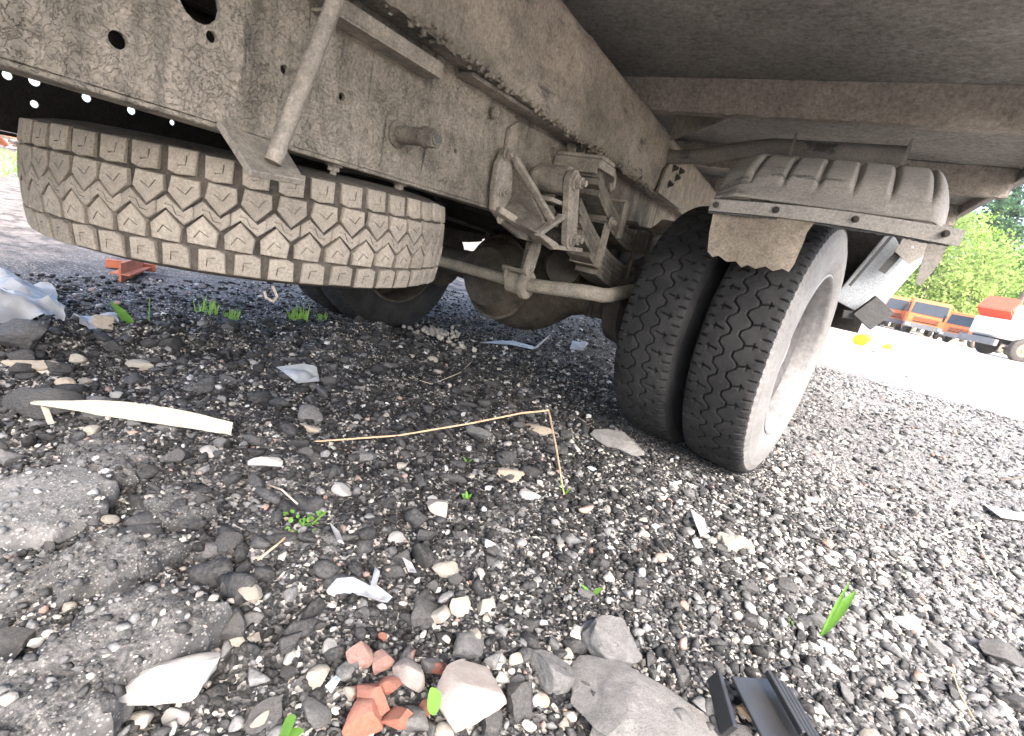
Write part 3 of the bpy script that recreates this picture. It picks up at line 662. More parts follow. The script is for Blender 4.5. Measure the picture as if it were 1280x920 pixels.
# stabiliser bar with bushing, clamp and drop link
s0, s1, s2 = ony(553, 327, 1.75), ony(657, 356, 1.75), ony(738, 366, 1.75)
bm = bmesh.new(); bm_tube(bm, [s0 - Vector((.5, -.02, 0)), s0, s1], .024, 14); bm_tube(bm, [s1, s2, s2 + Vector((.04, .02, .0)), s2 + Vector((.055, .07, .005)), s2 + Vector((.05, .38, .03))], .0285, 16); o = obj('stabiliser_bar', bm, M_bar, truck); auto_smooth(o.data)
bm = bmesh.new(); bm_lathe(bm, [(-.075, .03), (-.075, .047), (-.01, .047), (-.008, .058), (.008, .060), (.016, .056), (.018, .034)], T(*s1), 28); o2 = obj('bushing', bm, M_bar, o); auto_smooth(o2.data)
bm = bmesh.new(); e = A_(664, 318, XR + .02)
bm_bar(bm, s1 + Vector((-.03, 0, .05)), e + Vector((-.02, 0, .03)), .018, .03, bevel=.003); bm_bar(bm, s1 + Vector((.005, 0, .055)), e + Vector((.015, 0, -.02)), .010, .014); bm_box(bm, (s1.x - .1, s1.y - .05, s1.z + .045), (s1.x + .01, s1.y + .02, s1.z + .062), .002)
hexbolt(bm, (s1.x - .08, s1.y - .04, s1.z + .045), (0, 0, -1), .012, .02); obj('drop_link', bm, M_cast, truck)
bm = bmesh.new(); l0 = A_(668, 310, XR + .03); l1 = A_(660, 335, XR + .03); bm_plate(bm, rounded_strip(Vector((l1.y, l1.z)), Vector((l0.y, l0.z)), .03), [], lambda u, v, w: Vector((XR + .04 + w, u, v)), .012); hexbolt(bm, (XR + .04, l1.y, l1.z + .01), (1, 0, 0), .012, .008); obj('link_bracket', bm, M_cast, truck)

# ------------------------------------------------------------------ road wheels
RT, TW = .5, .262
NP, SPP = 46, 26
def road_tyre():
    nt = NP * SPP; hw = .105; NV = 84
    v = np.linspace(-hw, hw, NV); th = np.arange(nt) / nt * 2 * np.pi
    TH, V = np.meshgrid(th, v, indexing='ij'); pit = 2 * np.pi * RT / NP
    u = (TH / (2 * np.pi) * NP) % 1.0
    tri = np.abs(((u) % 1) * 2 - 1) * 2 - 1                      # -1..1 triangle wave
    stepw = np.clip(tri * 1.9, -1, 1)
    g = np.zeros_like(V)
    def groove(d, w): return np.clip(1.35 - np.abs(d) / w, 0, 1)
    for s in (-1, 1):
        sw = stepw if s > 0 else np.roll(stepw, SPP // 2, 0)
        g = np.maximum(g, groove(V - s * .026 - sw * .011, .0030))
        uu = u if s > 0 else (u + .5) % 1
        # slit from the zigzag's outer corner towards the shoulder, ending in a small star-shaped void
        vs_ = s * V; sl = np.clip((vs_ - .036) / .02, 0, 1) * (vs_ > .034) * (vs_ < .066)
        g = np.maximum(g, groove((uu - .0 - (uu > .5)) * pit - (vs_ - .036) * .22, .0026) * ((vs_ > .036) & (vs_ < .064)))
        du = (uu - (uu > .5)) * pit - .0055; dv = vs_ - .066
        rr = np.hypot(du, dv); an = np.arctan2(dv, du)
        g = np.maximum(g, np.clip(1.4 - rr / (.0062 + .0030 * np.cos(4 * an)), 0, 1))
        g = np.maximum(g, groove((np.abs(uu - .5) - .0) * pit, .0030) * np.clip((vs_ - .078) / .006, 0, 1))
        g = np.maximum(g, groove((uu - (uu > .5)) * pit, .0030) * np.clip((vs_ - .086) / .004, 0, 1))
    wear = fbm(TH * RT, V, .09, 81, 4) * .0018 + fbm(TH * RT, V, .015, 82, 2) * .0006
    rad = RT - .011 * (V / hw) ** 2 - .004 * np.clip((np.abs(V) - .09) / .015, 0, 1) ** 2 + wear - g * .010
    # side profile (axial, radius) from the shoulder to the bead
    side = [(.1085, RT - .019, 0), (.1105, RT - .026, .25), (.1125, RT - .034, .8), (.119, RT - .052, 1), (.1205, RT - .055, 1), (.1205, RT - .057, 1), (.1245, RT - .075, 1), (.1285, RT - .100, 1), (.1305, RT - .125, 1), (.1295, RT - .145, 1), (.128, RT - .147, 1), (.128, RT - .152, 1), (.126, RT - .160, 1), (.119, RT - .178, 1), (.110, RT - .190, 1), (.095, RT - .196, 1)]
    A, Rr, D, Gv = [], [], [], []
    notch = .0025 * (np.sin(th * NP * 2) > .2)
    for a, r, d in side[::-1]: Gv.append(np.zeros(nt)); A.append(np.full(nt, -a)); Rr.append(np.full(nt, r)); D.append(np.zeros(nt))
    for j in range(NV): Gv.append(g[:, j]); A.append(V[:, j]); Rr.append(rad[:, j]); D.append(np.zeros(nt))
    for i, (a, r, d) in enumerate(side): Gv.append(np.zeros(nt)); A.append(np.full(nt, a) - (notch if i < 3 else 0)); Rr.append(np.full(nt, r) - (notch * 1.5 if i < 2 else 0)); D.append(np.full(nt, d))
    A = np.stack(A, 1); Rr = np.stack(Rr, 1); D = np.stack(D, 1)
    # flattened contact patch is set in object space: bottom is -Z
    X = A; Y = Rr * np.sin(TH[:, :1]); Z = Rr * np.cos(TH[:, :1])
    Z = np.maximum(Z, -.488 + 0 * Z)
    me = grid_mesh('tyre', np.stack([X, Y, Z], -1).reshape(-1, 3), nt, A.shape[1], True, True)
    float_attr(me, 'dust', D.ravel()); float_attr(me, 'groove', np.stack(Gv, 1).ravel()); me.materials.append(M_tyre); return me
TYRE = road_tyre()
TYRE_IN = TYRE
def rim_mesh():
    bm = bmesh.new()
    bm_lathe(bm, [(.112, .318), (.120, .316), (.122, .309), (.117, .303), (.106, .300), (.085, .294), (.070, .288), (.02, .286), (-.05, .284), (-.085, .288), (-.112, .300), (-.112, .318), (-.09, .306), (.09, .306)], None, 72, True)
    me = bpy.data.meshes.new('rim'); bmesh.ops.recalc_face_normals(bm, faces=bm.faces); bm.to_mesh(me); bm.free(); me.materials.append(M_rim); auto_smooth(me, 50); return me
def disc_mesh():
    bm = bmesh.new(); n_ = 72
    # dished disc with hand holes
    ro, ri = .285, .115
    prof = [(.287, .045), (.25, .030), (.215, .0), (.18, -.025), (.15, -.035), (.10, -.035), (.06, -.035)]
    rings = [[bm.verts.new((x, r * math.sin(2 * math.pi * k / n_), r * math.cos(2 * math.pi * k / n_))) for k in range(n_)] for r, x in prof]
    for i, (a, b) in enumerate(zip(rings, rings[1:])):
        for k in range(n_):
            if i == 1 and (k % 9) in (2, 3, 4, 5): continue
            bm.faces.new((a[k], a[(k + 1) % n_], b[(k + 1) % n_], b[k]))
    bmesh.ops.solidify(bm, geom=list(bm.faces), thickness=.01)
    bm_lathe(bm, [(-.035, .085), (.045, .085), (.06, .075), (.065, .03)], None, 36)
    me = bpy.data.meshes.new('wheel'); bmesh.ops.recalc_face_normals(bm, faces=bm.faces); bm.to_mesh(me); bm.free(); me.materials.append(M_rim); auto_smooth(me, 50); return me
RIM, DISC = rim_mesh(), disc_mesh()
bmn = bmesh.new(); hexbolt(bmn, (0, 0, 0), (1, 0, 0), .016, .022); NUT = bpy.data.meshes.new('wheel_nut'); bmn.to_mesh(NUT); bmn.free(); NUT.materials.append(M_rim)
RIM_D = RIM.copy(); RIM_D.materials[0] = M_dark; DISC_D = DISC.copy(); DISC_D.materials[0] = M_dark  # far wheels: dark copies with their shade put into the colour
def road_wheel(x, y, rz, tyre, flip, spin, nuts, z=.488, DISC=DISC, RIM=RIM):
    mw = T(x, y, z) @ Matrix.Rotation(rz + (math.pi if flip else 0), 4, 'Z') @ Matrix.Rotation(spin, 4, 'X')
    w = obj('wheel', DISC, None, truck, mw)
    mt = T(x, y, z) @ Matrix.Rotation(rz + (math.pi if flip else 0), 4, 'Z')
    obj('tyre', tyre, None, w, mt); obj('rim', RIM, None, w, mt)
    if nuts:
        for k in range(10):
            a = 2 * math.pi * k / 10; obj('wheel_nut', NUT, None, w, mw @ T(-.030, .14 * math.sin(a), .14 * math.cos(a)))
    return w
WA = math.radians(10.0); OD = Vector((math.cos(WA), -math.sin(WA), 0))
wo = Vector((.060, 2.115, 0)) - OD * .1305; wi = wo - OD * .286
road_wheel(wo.x, wo.y, -WA, TYRE, False, .2, True)
road_wheel(wi.x, wi.y, -WA, TYRE_IN, True, .5, False)
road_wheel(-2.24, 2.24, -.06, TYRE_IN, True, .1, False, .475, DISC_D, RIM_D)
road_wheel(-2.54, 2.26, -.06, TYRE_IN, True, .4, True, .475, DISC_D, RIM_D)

# ------------------------------------------------------------------ mudguard, strip, flap, support pipe
FC = Vector((0, 2.13, .5)); FR = .655; YS = 1.66
def fender():
    xs = np.linspace(-.335, .245, 150); an = np.linspace(math.radians(136.5), math.radians(52), 80)
    X, A = np.meshgrid(xs, an, indexing='ij'); t = (X - xs[0]) / (xs[-1] - xs[0])
    # six pressed ribs; they fade out at the front lip
    ph = (t * 6.4 + .1) % 1.0; rib = np.clip((.5 - np.abs(ph - .5)) * 7, 0, 1); k = np.clip((math.radians(131) - A) / .10, 0, 1)
    sidew = np.clip((t - .93) / .07, 0, 1); left = np.clip((.10 - t) / .10, 0, 1) * .02
    Rr = FR + rib * .013 * k - sidew ** 2 * .05 - left
    Y = FC.y + Rr * -np.cos(math.pi - A) * 1.0; Z = FC.z + Rr * np.sin(A)
    Y = FC.y + Rr * np.cos(A) * 1.0
    taper = .0 + (X < 0) * 0
    return grid_mesh('mudguard', np.stack([X, Y, Z], -1).reshape(-1, 3), len(xs), len(an))
fm = fender(); fo = obj('mudguard', fm, M_plastic, truck)
md = fo.modifiers.new('thick', 'SOLIDIFY'); md.thickness = .005; md.offset = -1
# side lip of the guard hanging at its right end
bm = bmesh.new(); y0 = 1.665
bm_plate(bm, [(0, 0), (.035, -.005), (.045, -.09), (.025, -.165), (.012, -.16), (.005, -.08)], [], lambda u, v, w: Vector((.222 + u, 1.70 + w, .96 + v)), .004); obj('guard_lip', bm, M_plastic, fo)
sa, sb_ = ony(890, 249, YS - .03), ony(1207, 288, YS - .03)
bm = bmesh.new(); sx = sb_ - sa; L = sx.length
N = 24; rows = []
for i in range(N + 1):
    u = i / N; p = sa.lerp(sb_, u); bend = .010 * math.sin(u * math.pi) ; hgt = .034 + .006 * u
    p = p + Vector((0, -bend * .4, bend + .0))
    rows.append([bm.verts.new(p + Vector(d)) for d in ((0, -.004, 0), (0, -.004, -hgt), (0, .002, -hgt), (0, .002, 0))])
for a, b in zip(rows, rows[1:]):
    for j in range(4): bm.faces.new((a[j], a[(j + 1) % 4], b[(j + 1) % 4], b[j]))
bm.faces.new(rows[0]); bm.faces.new(rows[-1][::-1])
stp = obj('clamp_strip', bm, M_strip, truck)
for u in (.03, .30, .62, .94):
    p = sa.lerp(sb_, u) + Vector((0, -.010, .010 * math.sin(u * math.pi) - .017)); bm = bmesh.new(); hexbolt(bm, p, (0, -1, 0), .0065, .006); obj('bolt', bm, M_dark, stp)
# frayed rubber edge under the strip
bm = bmesh.new(); rr_ = random.Random(3); prev = None
ua = np.linspace(.0, .97, 90); top = []; botv = []
for u in ua:
    p = sa.lerp(sb_, float(u)) + Vector((0, .0045, .010 * math.sin(u * math.pi) - .02)); dz = .018 + .004 * rr_.random() + (.004 * u)
    top.append(p); botv.append(p - Vector((0, 0, dz)))
for i in range(len(ua) - 1):
    wedge(bm, [top[i], top[i + 1], botv[i + 1], botv[i]], [top[i] + Vector((0, .008, 0)), top[i + 1] + Vector((0, .008, 0)), botv[i + 1] + Vector((0, .008, 0)), botv[i] + Vector((0, .008, 0))])
obj('rubber_edge', bm, M_guard_dark, stp)
# torn mud flap: curved sheet that folds over the tyre
fl_o = [(892, 262), (886, 290), (884, 314), (890, 321), (897, 319), (908, 327), (919, 326), (926, 334), (934, 331), (944, 336), (957, 333), (966, 339), (978, 336), (986, 340), (993, 330), (997, 320), (1004, 304), (1009, 290), (1016, 281), (1030, 270)]
fw = [ony(x, y, 1.635) for x, y in fl_o]
bm = bmesh.new()
bm_plate(bm, [(p.x, p.z) for p in fw], [], lambda u, v, w: Vector((u, 1.640 - .05 * max(0, (.90 - v)) * 6 * max(0, (.90 - v)) - w * 1.0 + .012 * math.sin(u * 19), v)), .009, .016, rng, lambda u, v: .003 * float(fbm(np.array([u]), np.array([v]), .05, 91, 3)[0]) - .006 * max(0, .5 - abs(((u * 14 + v * 14) % 1) - .5) * 5) * (v > .855))
o = obj('mud_flap', bm, M_flap, truck); auto_smooth(o.data, 50)
# support pipe with clips
pa, pb, pc = ony(846, 197, 2.60), ony(925, 187, 2.60), ony(965, 183, 2.6); pdd = ony(1135, 194, 2.60)
bm = bmesh.new(); bm_tube(bm, [pa - Vector((.08, 0, 0)), pa, pa.lerp(pb, .5) + Vector((0, 0, -.008)), pb, pc, pc.lerp(pdd, .5), pdd], .034, 18); o = obj('support_pipe', bm, M_plastic, truck); auto_smooth(o.data)
for px, py in ((990, 184), (1133, 193)):
    q = ony(px, py, 2.56); bm = bmesh.new(); bm_lathe(bm, [(-.006, .038), (.006, .038)], T(q.x, 2.60, ony(px, py, 2.6).z), 20); bm_box(bm, (q.x - .005, 2.56, q.z + .01), (q.x + .005, 2.566, q.z + .06)); obj('pipe_clip', bm, M_strip, o)
# folded side guard beyond the wheel
GY0 = 2.72
bm = bmesh.new(); bm_box(bm, (-.33, 2.86, .60), (.26, 2.872, 1.10), .003); obj('dark_shade_panel', bm, M_black, truck)  # added black panel standing in for the shade behind the mudguard
def gpt(px, py, y=GY0): return ony(px, py, y)
bm = bmesh.new(); bm_bar(bm, gpt(1132, 292), gpt(1056, 382), .12, .030, (0, 1, 0), .004); o = obj('side_guard', bm, M_guard, truck)
bm = bmesh.new(); bm_bar(bm, gpt(1155, 300, GY0 + .05), gpt(1078, 388, GY0 + .05), .10, .055, (0, 1, 0), .004); obj('guard_rail', bm, M_guard, o)
bm = bmesh.new(); bm_bar(bm, gpt(1118, 291, GY0 - .06), gpt(1062, 357, GY0 - .06), .012, .014, (0, 1, 0)); bm_bar(bm, gpt(1133, 306, GY0 - .07), gpt(1102, 340, GY0 - .07), .03, .008, (0, 1, 0)); obj('guard_slot', bm, M_guard_dark, o)
bm = bmesh.new(); q = gpt(1082, 386, GY0 - .05); bm_bar(bm, gpt(1052, 392, GY0), gpt(1090, 396, GY0), .16, .035, (0, 0, 1), .004); bm_bar(bm, gpt(1076, 402, GY0 - .08), gpt(1106, 380, GY0 - .08), .10, .045, (0, 1, .2), .004); obj('guard_end_cap', bm, M_guard_dark, o)
bm = bmesh.new(); bm_plate(bm, [(0, 0), (.10, .03), (.12, -.03), (.06, -.10), (.0, -.06)], [circ(.05, -.03, .006, 8), circ(.09, .0, .006, 8)], lambda u, v, w: Vector((gpt(1122, 300).x + u, GY0 - .09 + w, gpt(1122, 300).z + v)), .006); obj('guard_bracket', bm, M_strip, o)

# ------------------------------------------------------------------ spare wheel under the rails
SPX, SPY, SPZ = -1.353, .854, .622
spare = empty('spare_wheel', (SPX, SPY, .49)); tag(spare, 'dust-covered spare wheel with chunky block tread slung flat under the frame', 'spare wheel')
smw = T(SPX, SPY, SPZ) @ Matrix.Rotation(math.radians(1.5), 4, 'X') @ Matrix.Rotation(math.radians(-90), 4, 'Y')   # local X = up
RS = .5
bm = bmesh.new()
hwS = .108
pr = [(-.085, .302), (-.110, .308), (-.1215, .325), (-.128, .36), (-.128, .40), (-.122, .44), (-.115, .465), (-.111, .479), (-.105, RS - .0165), (-.05, RS - .0135), (0, RS - .0125), (.05, RS - .0135), (.105, RS - .0165), (.111, .479), (.115, .465), (.122, .44), (.128, .40), (.128, .36), (.1215, .325), (.110, .308), (.085, .302)]
bm_lathe(bm, pr, None, 150, False)
for f in [f for f in bm.faces if len(f.verts) > 4]: bm.faces.remove(f)
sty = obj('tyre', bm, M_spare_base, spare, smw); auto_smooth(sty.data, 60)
# (local X here is the axial direction)
NB = 50; PT = 2 * math.pi * RS / NB
def block_mesh(name, poly, sipe, hgt=.0125, side=0):
    """poly, sipe: lists of (u,v) in metres, u around, v across; top with chamfer and an engraved sipe"""
    bm = bmesh.new()
    def P3(u, v, r):
        a = u / RS; rad = RS - .010 * (v / hwS) ** 2 + r
        return Vector((v, rad * math.sin(a), rad * math.cos(a)))
    c = (sum(p[0] for p in poly) / len(poly), sum(p[1] for p in poly) / len(poly))
    def inset(k): return [(c[0] + (p[0] - c[0]) * k, c[1] + (p[1] - c[1]) * k) for p in poly]
    top = inset(.93)
    v2, f = plate2d(top, [sipe] if sipe else [])
    vt = [bm.verts.new(P3(v.x, v.y, 0)) for v in v2]
    for t in f: bm.faces.new([vt[i] for i in t])
    n_ = len(poly)
    mid = [bm.verts.new(P3(p[0], p[1], -.002)) for p in poly]; low = [bm.verts.new(P3(c[0] + (p[0] - c[0]) * 1.03, c[1] + (p[1] - c[1]) * 1.03, -hgt - .002)) for p in poly]
    tp = [min(vt, key=lambda q, pp=p: (q.co - P3(pp[0], pp[1], 0)).length) for p in top]
    for i in range(n_):
        j = (i + 1) % n_
        for a, b in ((tp, mid), (mid, low)):
            try: bm.faces.new((a[i], a[j], b[j], b[i]))
            except Exception: pass
    if sipe:
        st_ = [min(vt, key=lambda q, pp=p: (q.co - P3(pp[0], pp[1], 0)).length) for p in sipe]; sl = [bm.verts.new(P3(p[0], p[1], -.004)) for p in sipe]
        for i in range(len(sipe)):
            j = (i + 1) % len(sipe)
            try: bm.faces.new((st_[j], st_[i], sl[i], sl[j]))
            except Exception: pass
        bm.faces.new(sl)
    bmesh.ops.recalc_face_normals(bm, faces=bm.faces)
    me = bpy.data.meshes.new(name); bm.to_mesh(me); bm.free(); me.materials.append(M_spare); return me
def thick_line(pts, w):
    a, b = [], []
    for i, p in enumerate(pts):
        q0 = pts[max(i - 1, 0)]; q1 = pts[min(i + 1, len(pts) - 1)]; d = Vector((q1[0] - q0[0], q1[1] - q0[1])).normalized()
        a.append((p[0] - d.y * w, p[1] + d.x * w)); b.append((p[0] + d.y * w, p[1] - d.x * w))
    return a + b[::-1]
h = PT / 2; SWd = .0011
# v positive = up (local X up)
def mirror(pl): return [(-u, -v) for u, v in pl][::1]
sh = [(-h * .80, .109), (h * .78, .109), (h * .74, .068), (h * .30, .063), (-h * .72, .066)]
sh_s = thick_line([(-h * .28, .098), (-h * .22, .081), (h * .20, .079)], SWd)
pen = [(-h * .84, .058), (h * .66, .060), (h * .94, .036), (h * .10, .0145), (-h * .80, .033)]
pen_s = thick_line([(-h * .42, .046), (-.05 * h, .036), (h * .42, .045)], SWd)
cen = [(-h * .99, .0085 + .0), (-h * .02, .0085 + .0), (h * .10, .0085), (h * .99, .0085), (h * .99, -.0085), (h * .0, -.0085), (-h * .99, -.0085)]
# centre rib: constant-width zigzag band, one pitch per piece
zz = lambda u: .0135 * (1 - 2 * abs(((u / PT + .25) % 1) * 2 - 1))
us = [-h * .995, -PT * .25, PT * .25, h * .995]
cen = [(u, zz(u) + .0115) for u in us] + [(u, zz(u) - .0115) for u in us[::-1]]
cen_s = thick_line([(-PT * .26, -.009), (-PT * .05, -.008), (PT * .06, .008), (PT * .26, .009)], SWd)
# neighbours follow the zigzag: points down at u=-PT/4 (valley of the band), up at +PT/4
pen = [(-PT * .25 - h * .80, .058), (-PT * .25 + h * .74, .060), (-PT * .25 + h * .90, .031), (-PT * .25 + h * .06, .0025), (-PT * .25 - h * .84, .031)]
pen_s = thick_line([(-PT * .25 - h * .42, .046), (-PT * .25 - .08 * h, .031), (-PT * .25 + h * .40, .041)], SWd)
rows_ = [('tread_block', sh, sh_s), ('tread_block', mirror(sh), mirror(sh_s)), ('tread_block', pen, pen_s), ('tread_block', mirror(pen), mirror(pen_s)), ('tread_block', cen, cen_s)]
for nm, po, si in rows_:
    me_ = block_mesh(nm, po, si)
    for k in range(NB):
        obj('tread_block', me_, None, sty, smw @ Matrix.Rotation(2 * math.pi * k / NB + (.3 * PT if po is sh else 0) + rng.uniform(-.003, .003), 4, 'X') @ Matrix.Diagonal((1 + rng.uniform(-.02, .02), *(1 + rng.uniform(-.003, .0015),) * 2, 1)))
bm = bmesh.new(); bm_lathe(bm, [(.112, .318), (.120, .312), (.112, .30), (.05, .288), (-.05, .286), (-.112, .30), (-.120, .312), (-.112, .318)], None, 60, True); o = obj('rim', bm, M_dark, spare, smw); auto_smooth(o.data)
bm = bmesh.new(); bm_lathe(bm, [(.0, .288), (.01, .20), (.02, .10), (.012, .10), (-.01, .20), (-.02, .288)], None, 60); o = obj('wheel_disc', bm, M_dark, spare, smw); auto_smooth(o.data)
hk = onx(340, 368, SPX + .2)
bm = bmesh.new(); q = onz(340, 366, .488); c = Vector((q.x, q.y, .487)); bm_tube(bm, [c + Vector((0, 0, .015)), c + Vector((.012, .004, -.004)), c + Vector((.004, .002, -.016)), c + Vector((-.012, -.004, -.012)), c + Vector((-.016, -.006, .0))], .003, 8); obj('wire_hook', bm, M_cast, spare)
# ------------------------------------------------------------------ gravel
def gravel_mat():
    m, n, l, p = new_mat('loose_gravel'); co = n.new('ShaderNodeTexCoord').outputs['Object']
    at = n.new('ShaderNodeAttribute'); at.attribute_name = 'tint'; a = noise(n, l, co, 140, 6, .7)
    fr = ramp(n, [(.3, .6), (.7, 1.3)]); l.new(a.outputs[0], fr.inputs[0])
    l.new(settle(n, l, mixc(n, l, 1.0, at.outputs['Color'], fr.outputs[0], 'MULTIPLY'), a.outputs[0], .18), p.inputs['Base Color'])
    p.inputs['Roughness'].default_value = .9; p.inputs['Specular IOR Level'].default_value = .3
    l.new(bump(n, l, a.outputs[0], .0025, .9), p.inputs['Normal']); return m
M_gravel = gravel_mat()
def tints(n_, x, y, r):
    u = r.random(n_); k = fbm(x, y, .35, 101, 3); right = np.clip((x + .35) / 1.0, 0, 1); core = np.maximum(np.exp(-((x + 1.0) / .85) ** 2 - ((y - 1.4) / .85) ** 2), .9 / (1 + np.exp(np.clip((x + 1.75) * 6, -30, 30))))  # under-truck shade put into the tint; right side lightened by dust and side light
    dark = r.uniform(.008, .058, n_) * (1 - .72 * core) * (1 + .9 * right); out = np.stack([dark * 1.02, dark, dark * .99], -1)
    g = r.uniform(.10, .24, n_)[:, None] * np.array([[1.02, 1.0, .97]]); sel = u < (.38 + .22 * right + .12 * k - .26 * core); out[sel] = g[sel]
    c = r.uniform(.26, .52, n_)[:, None] * np.array([[1.06, .98, .85]]); sel = u < (.135 + .10 * right + .12 * k - .10 * core); out[sel] = c[sel]
    w = r.uniform(.45, .65, n_)[:, None] * np.array([[1.0, .98, .95]]); sel = u < .022; out[sel] = w[sel]
    b = r.uniform(.20, .32, n_)[:, None] * np.array([[1.15, .82, .66]]); sel = u > .985; out[sel] = b[sel]
    return out
def scatter(n_, lo, hi, rmin, rmax, pw, seed, sub, flat=.7, margin=1.35, sink=.25, keep=None):
    r = np.random.default_rng(seed); x = r.uniform(lo[0], hi[0], n_); y = r.uniform(lo[1], hi[1], n_)
    d = np.stack([x, y, np.full(n_, -CAM_H)], -1); z = d @ C_F; ok = z > .12
    u = np.abs(d @ C_R) / np.maximum(z, .01) / (640 / F_PX); v = np.abs(d @ C_U) / np.maximum(z, .01) / (460 / F_PX)
    ok &= (u < margin) & (v < margin) & (r.random(n_) > pale_at(x, y) * .8)
    if keep is not None: ok &= keep(x, y, r)
    x, y = x[ok], y[ok]; n2 = len(x)
    s = rmin + (rmax - rmin) * r.random(n2) ** pw
    S = np.stack([s * r.uniform(.8, 1.5, n2), s * r.uniform(.6, 1.1, n2), s * r.uniform(.45, .9, n2) * flat / .7], -1)
    P = np.stack([x, y, ground_h(x, y) + S[:, 2] * (1 - 2 * sink) * r.uniform(.3, 1.1, n2)], -1)
    Ro = np.stack([r.uniform(-.5, .5, n2), np.zeros(n2), r.uniform(0, 6.28, n2)], -1)
    return P, S, Ro, tints(n2, x, y, r), sub
def in_wheel(x, y): return (np.hypot((x + .24) / .36, (y - 2.12) / .28) < .85)
lots = [scatter(7500, (-2.2, .0), (1.6, 2.6), .0072, .0145, 2.4, 11, 2),
        scatter(36000, (-2.0, .0), (1.3, 2.2), .0025, .0060, 1.5, 12, 1),
        scatter(42000, (-3.6, .8), (3.2, 6.8), .005, .018, 2.6, 13, 1),
        scatter(1000, (-2.3, .35), (-.5, 2.1), .010, .036, 2.6, 14, 2, .6), scatter(900, (-.6, .1), (1.4, 2.0), .010, .021, 2.0, 15, 2, .7), scatter(22000, (-2.2, .0), (1.6, 2.6), .0045, .0078, 1.4, 16, 1)]
lots[3][3][:] = np.random.default_rng(2).uniform(.018, .07, (len(lots[3][0]), 1)) * np.array([[1.02, 1, .98]])
bmj = []
for i, (P, S, Ro, tc, sub) in enumerate(lots):
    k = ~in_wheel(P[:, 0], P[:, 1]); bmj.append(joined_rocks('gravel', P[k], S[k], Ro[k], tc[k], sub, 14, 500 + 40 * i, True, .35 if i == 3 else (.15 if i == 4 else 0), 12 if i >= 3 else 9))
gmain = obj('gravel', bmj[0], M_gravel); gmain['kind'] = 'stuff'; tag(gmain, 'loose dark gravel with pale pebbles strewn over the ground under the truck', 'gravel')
for me_ in bmj[1:]:
    o = obj('fine_gravel', me_, M_gravel, gmain); o['kind'] = 'stuff'
print('gravel tris', sum(len(m.polygons) for m in bmj))

# ------------------------------------------------------------------ separate stones
def rock_mesh(name, seed, sub=3, cuts=8, rnd=.10, mat=None, smooth=True):
    v = rock_shape(sub, seed, cuts, rnd); me = mesh_of(name, v, [tuple(int(a) for a in f) for f in ICO[sub][1]])
    if smooth: auto_smooth(me, 38)
    if mat: me.materials.append(mat)
    return me
def put_rock(name, px, py, wpx, mat, label, cat='stone', flat=.55, dep=.8, rz=0.0, tilt=(0, 0), seed=1, cuts=8, rnd=.10, sub=4, group=None, sink=.3, dz=0):
    q = gp(px, py); a = wpx / 2 * depth(q) / F_PX
    me = rock_mesh(name, seed, sub, cuts, rnd, mat)
    z = gz(q.x, q.y) + a * flat * (1 - 2 * sink) + dz
    o = obj(name, me, None, None, T(q.x, q.y, z) @ Matrix.Rotation(YAW + rz, 4, 'Z') @ Matrix.Rotation(tilt[0], 4, 'X') @ Matrix.Rotation(tilt[1], 4, 'Y') @ Matrix.Diagonal((a, a * dep, a * flat, 1)))
    return tag(o, label, cat, group)
put_rock('limestone_rock', 204, 878, 122, M_white, 'large flat white limestone rock on dark asphalt at the lower left', flat=.34, dep=.66, rz=.62, seed=11, cuts=16, rnd=.12, sink=.2, dz=.03)
put_rock('mortar_slab', 590, 884, 92, M_pink, 'large pinkish mortar-crusted slab beside the red brick fragments', flat=.36, dep=1.15, rz=-.25, seed=12, cuts=12, rnd=.05, sink=.1, dz=.01)
put_rock('concrete_block', 803, 905, 205, M_conc, 'broad pale grey concrete lump at the bottom edge beside the black plastic piece', 'concrete', flat=.30, dep=.72, rz=-.05, seed=13, cuts=15, rnd=.16, sub=4, sink=.28)
put_rock('cobble', 765, 806, 84, M_greyst, 'rounded grey cobble half buried above the concrete lump', flat=.45, dep=.85, seed=14, cuts=6, rnd=.13, rz=.4)
put_rock('cobble', 684, 842, 68, M_greyst, 'round dusty grey cobble right of the pinkish slab', flat=.55, dep=.9, seed=15, cuts=5, rnd=.13)
put_rock('dark_rock', 645, 875, 46, M_charst, 'upright charcoal rock wedged beside the pinkish slab', flat=.7, dep=1.4, seed=16, cuts=8, rz=.1)
put_rock('cream_stone', 559, 718, 42, M_cream, 'angular cream stone, topmost of the pale trio in the middle', flat=.5, dep=.8, seed=17, cuts=11, rnd=.05)
put_rock('cream_stone', 577, 760, 32, M_cream, 'angular cream stone touching its pale neighbour on the left', flat=.55, dep=.8, seed=18, cuts=11, rnd=.05, rz=.3)
put_rock('cream_stone', 604, 761, 30, M_cream, 'wedge-shaped cream stone, right one of a touching pair', flat=.6, dep=1.1, seed=19, cuts=11, rnd=.05)
put_rock('cream_stone', 590, 800, 22, M_cream, 'narrow cream stone below the touching pair', flat=.5, dep=1.3, seed=20, cuts=10, rnd=.05, rz=.4)
put_rock('white_stone', 333, 582, 42, M_white, 'smooth white elongated stone lying alone left of the dry stalk', flat=.4, dep=.5, rz=.35, seed=21, cuts=5, rnd=.05)
put_rock('pale_chunk', 770, 559, 72, M_conc, 'pale crumpled chunk in front of the inner rear tyre', flat=.36, dep=.7, rz=-.3, seed=22, cuts=10, rnd=.14)
put_rock('grey_stone', 548, 638, 34, M_pink, 'dull pinkish grey angular stone below the dry stalk', flat=.6, dep=.9, seed=23, cuts=9)
put_rock('ochre_stone', 672, 539, 36, M_tan, 'flat ochre stone near the bend of the dry stalk', flat=.35, dep=.7, seed=24, cuts=9)
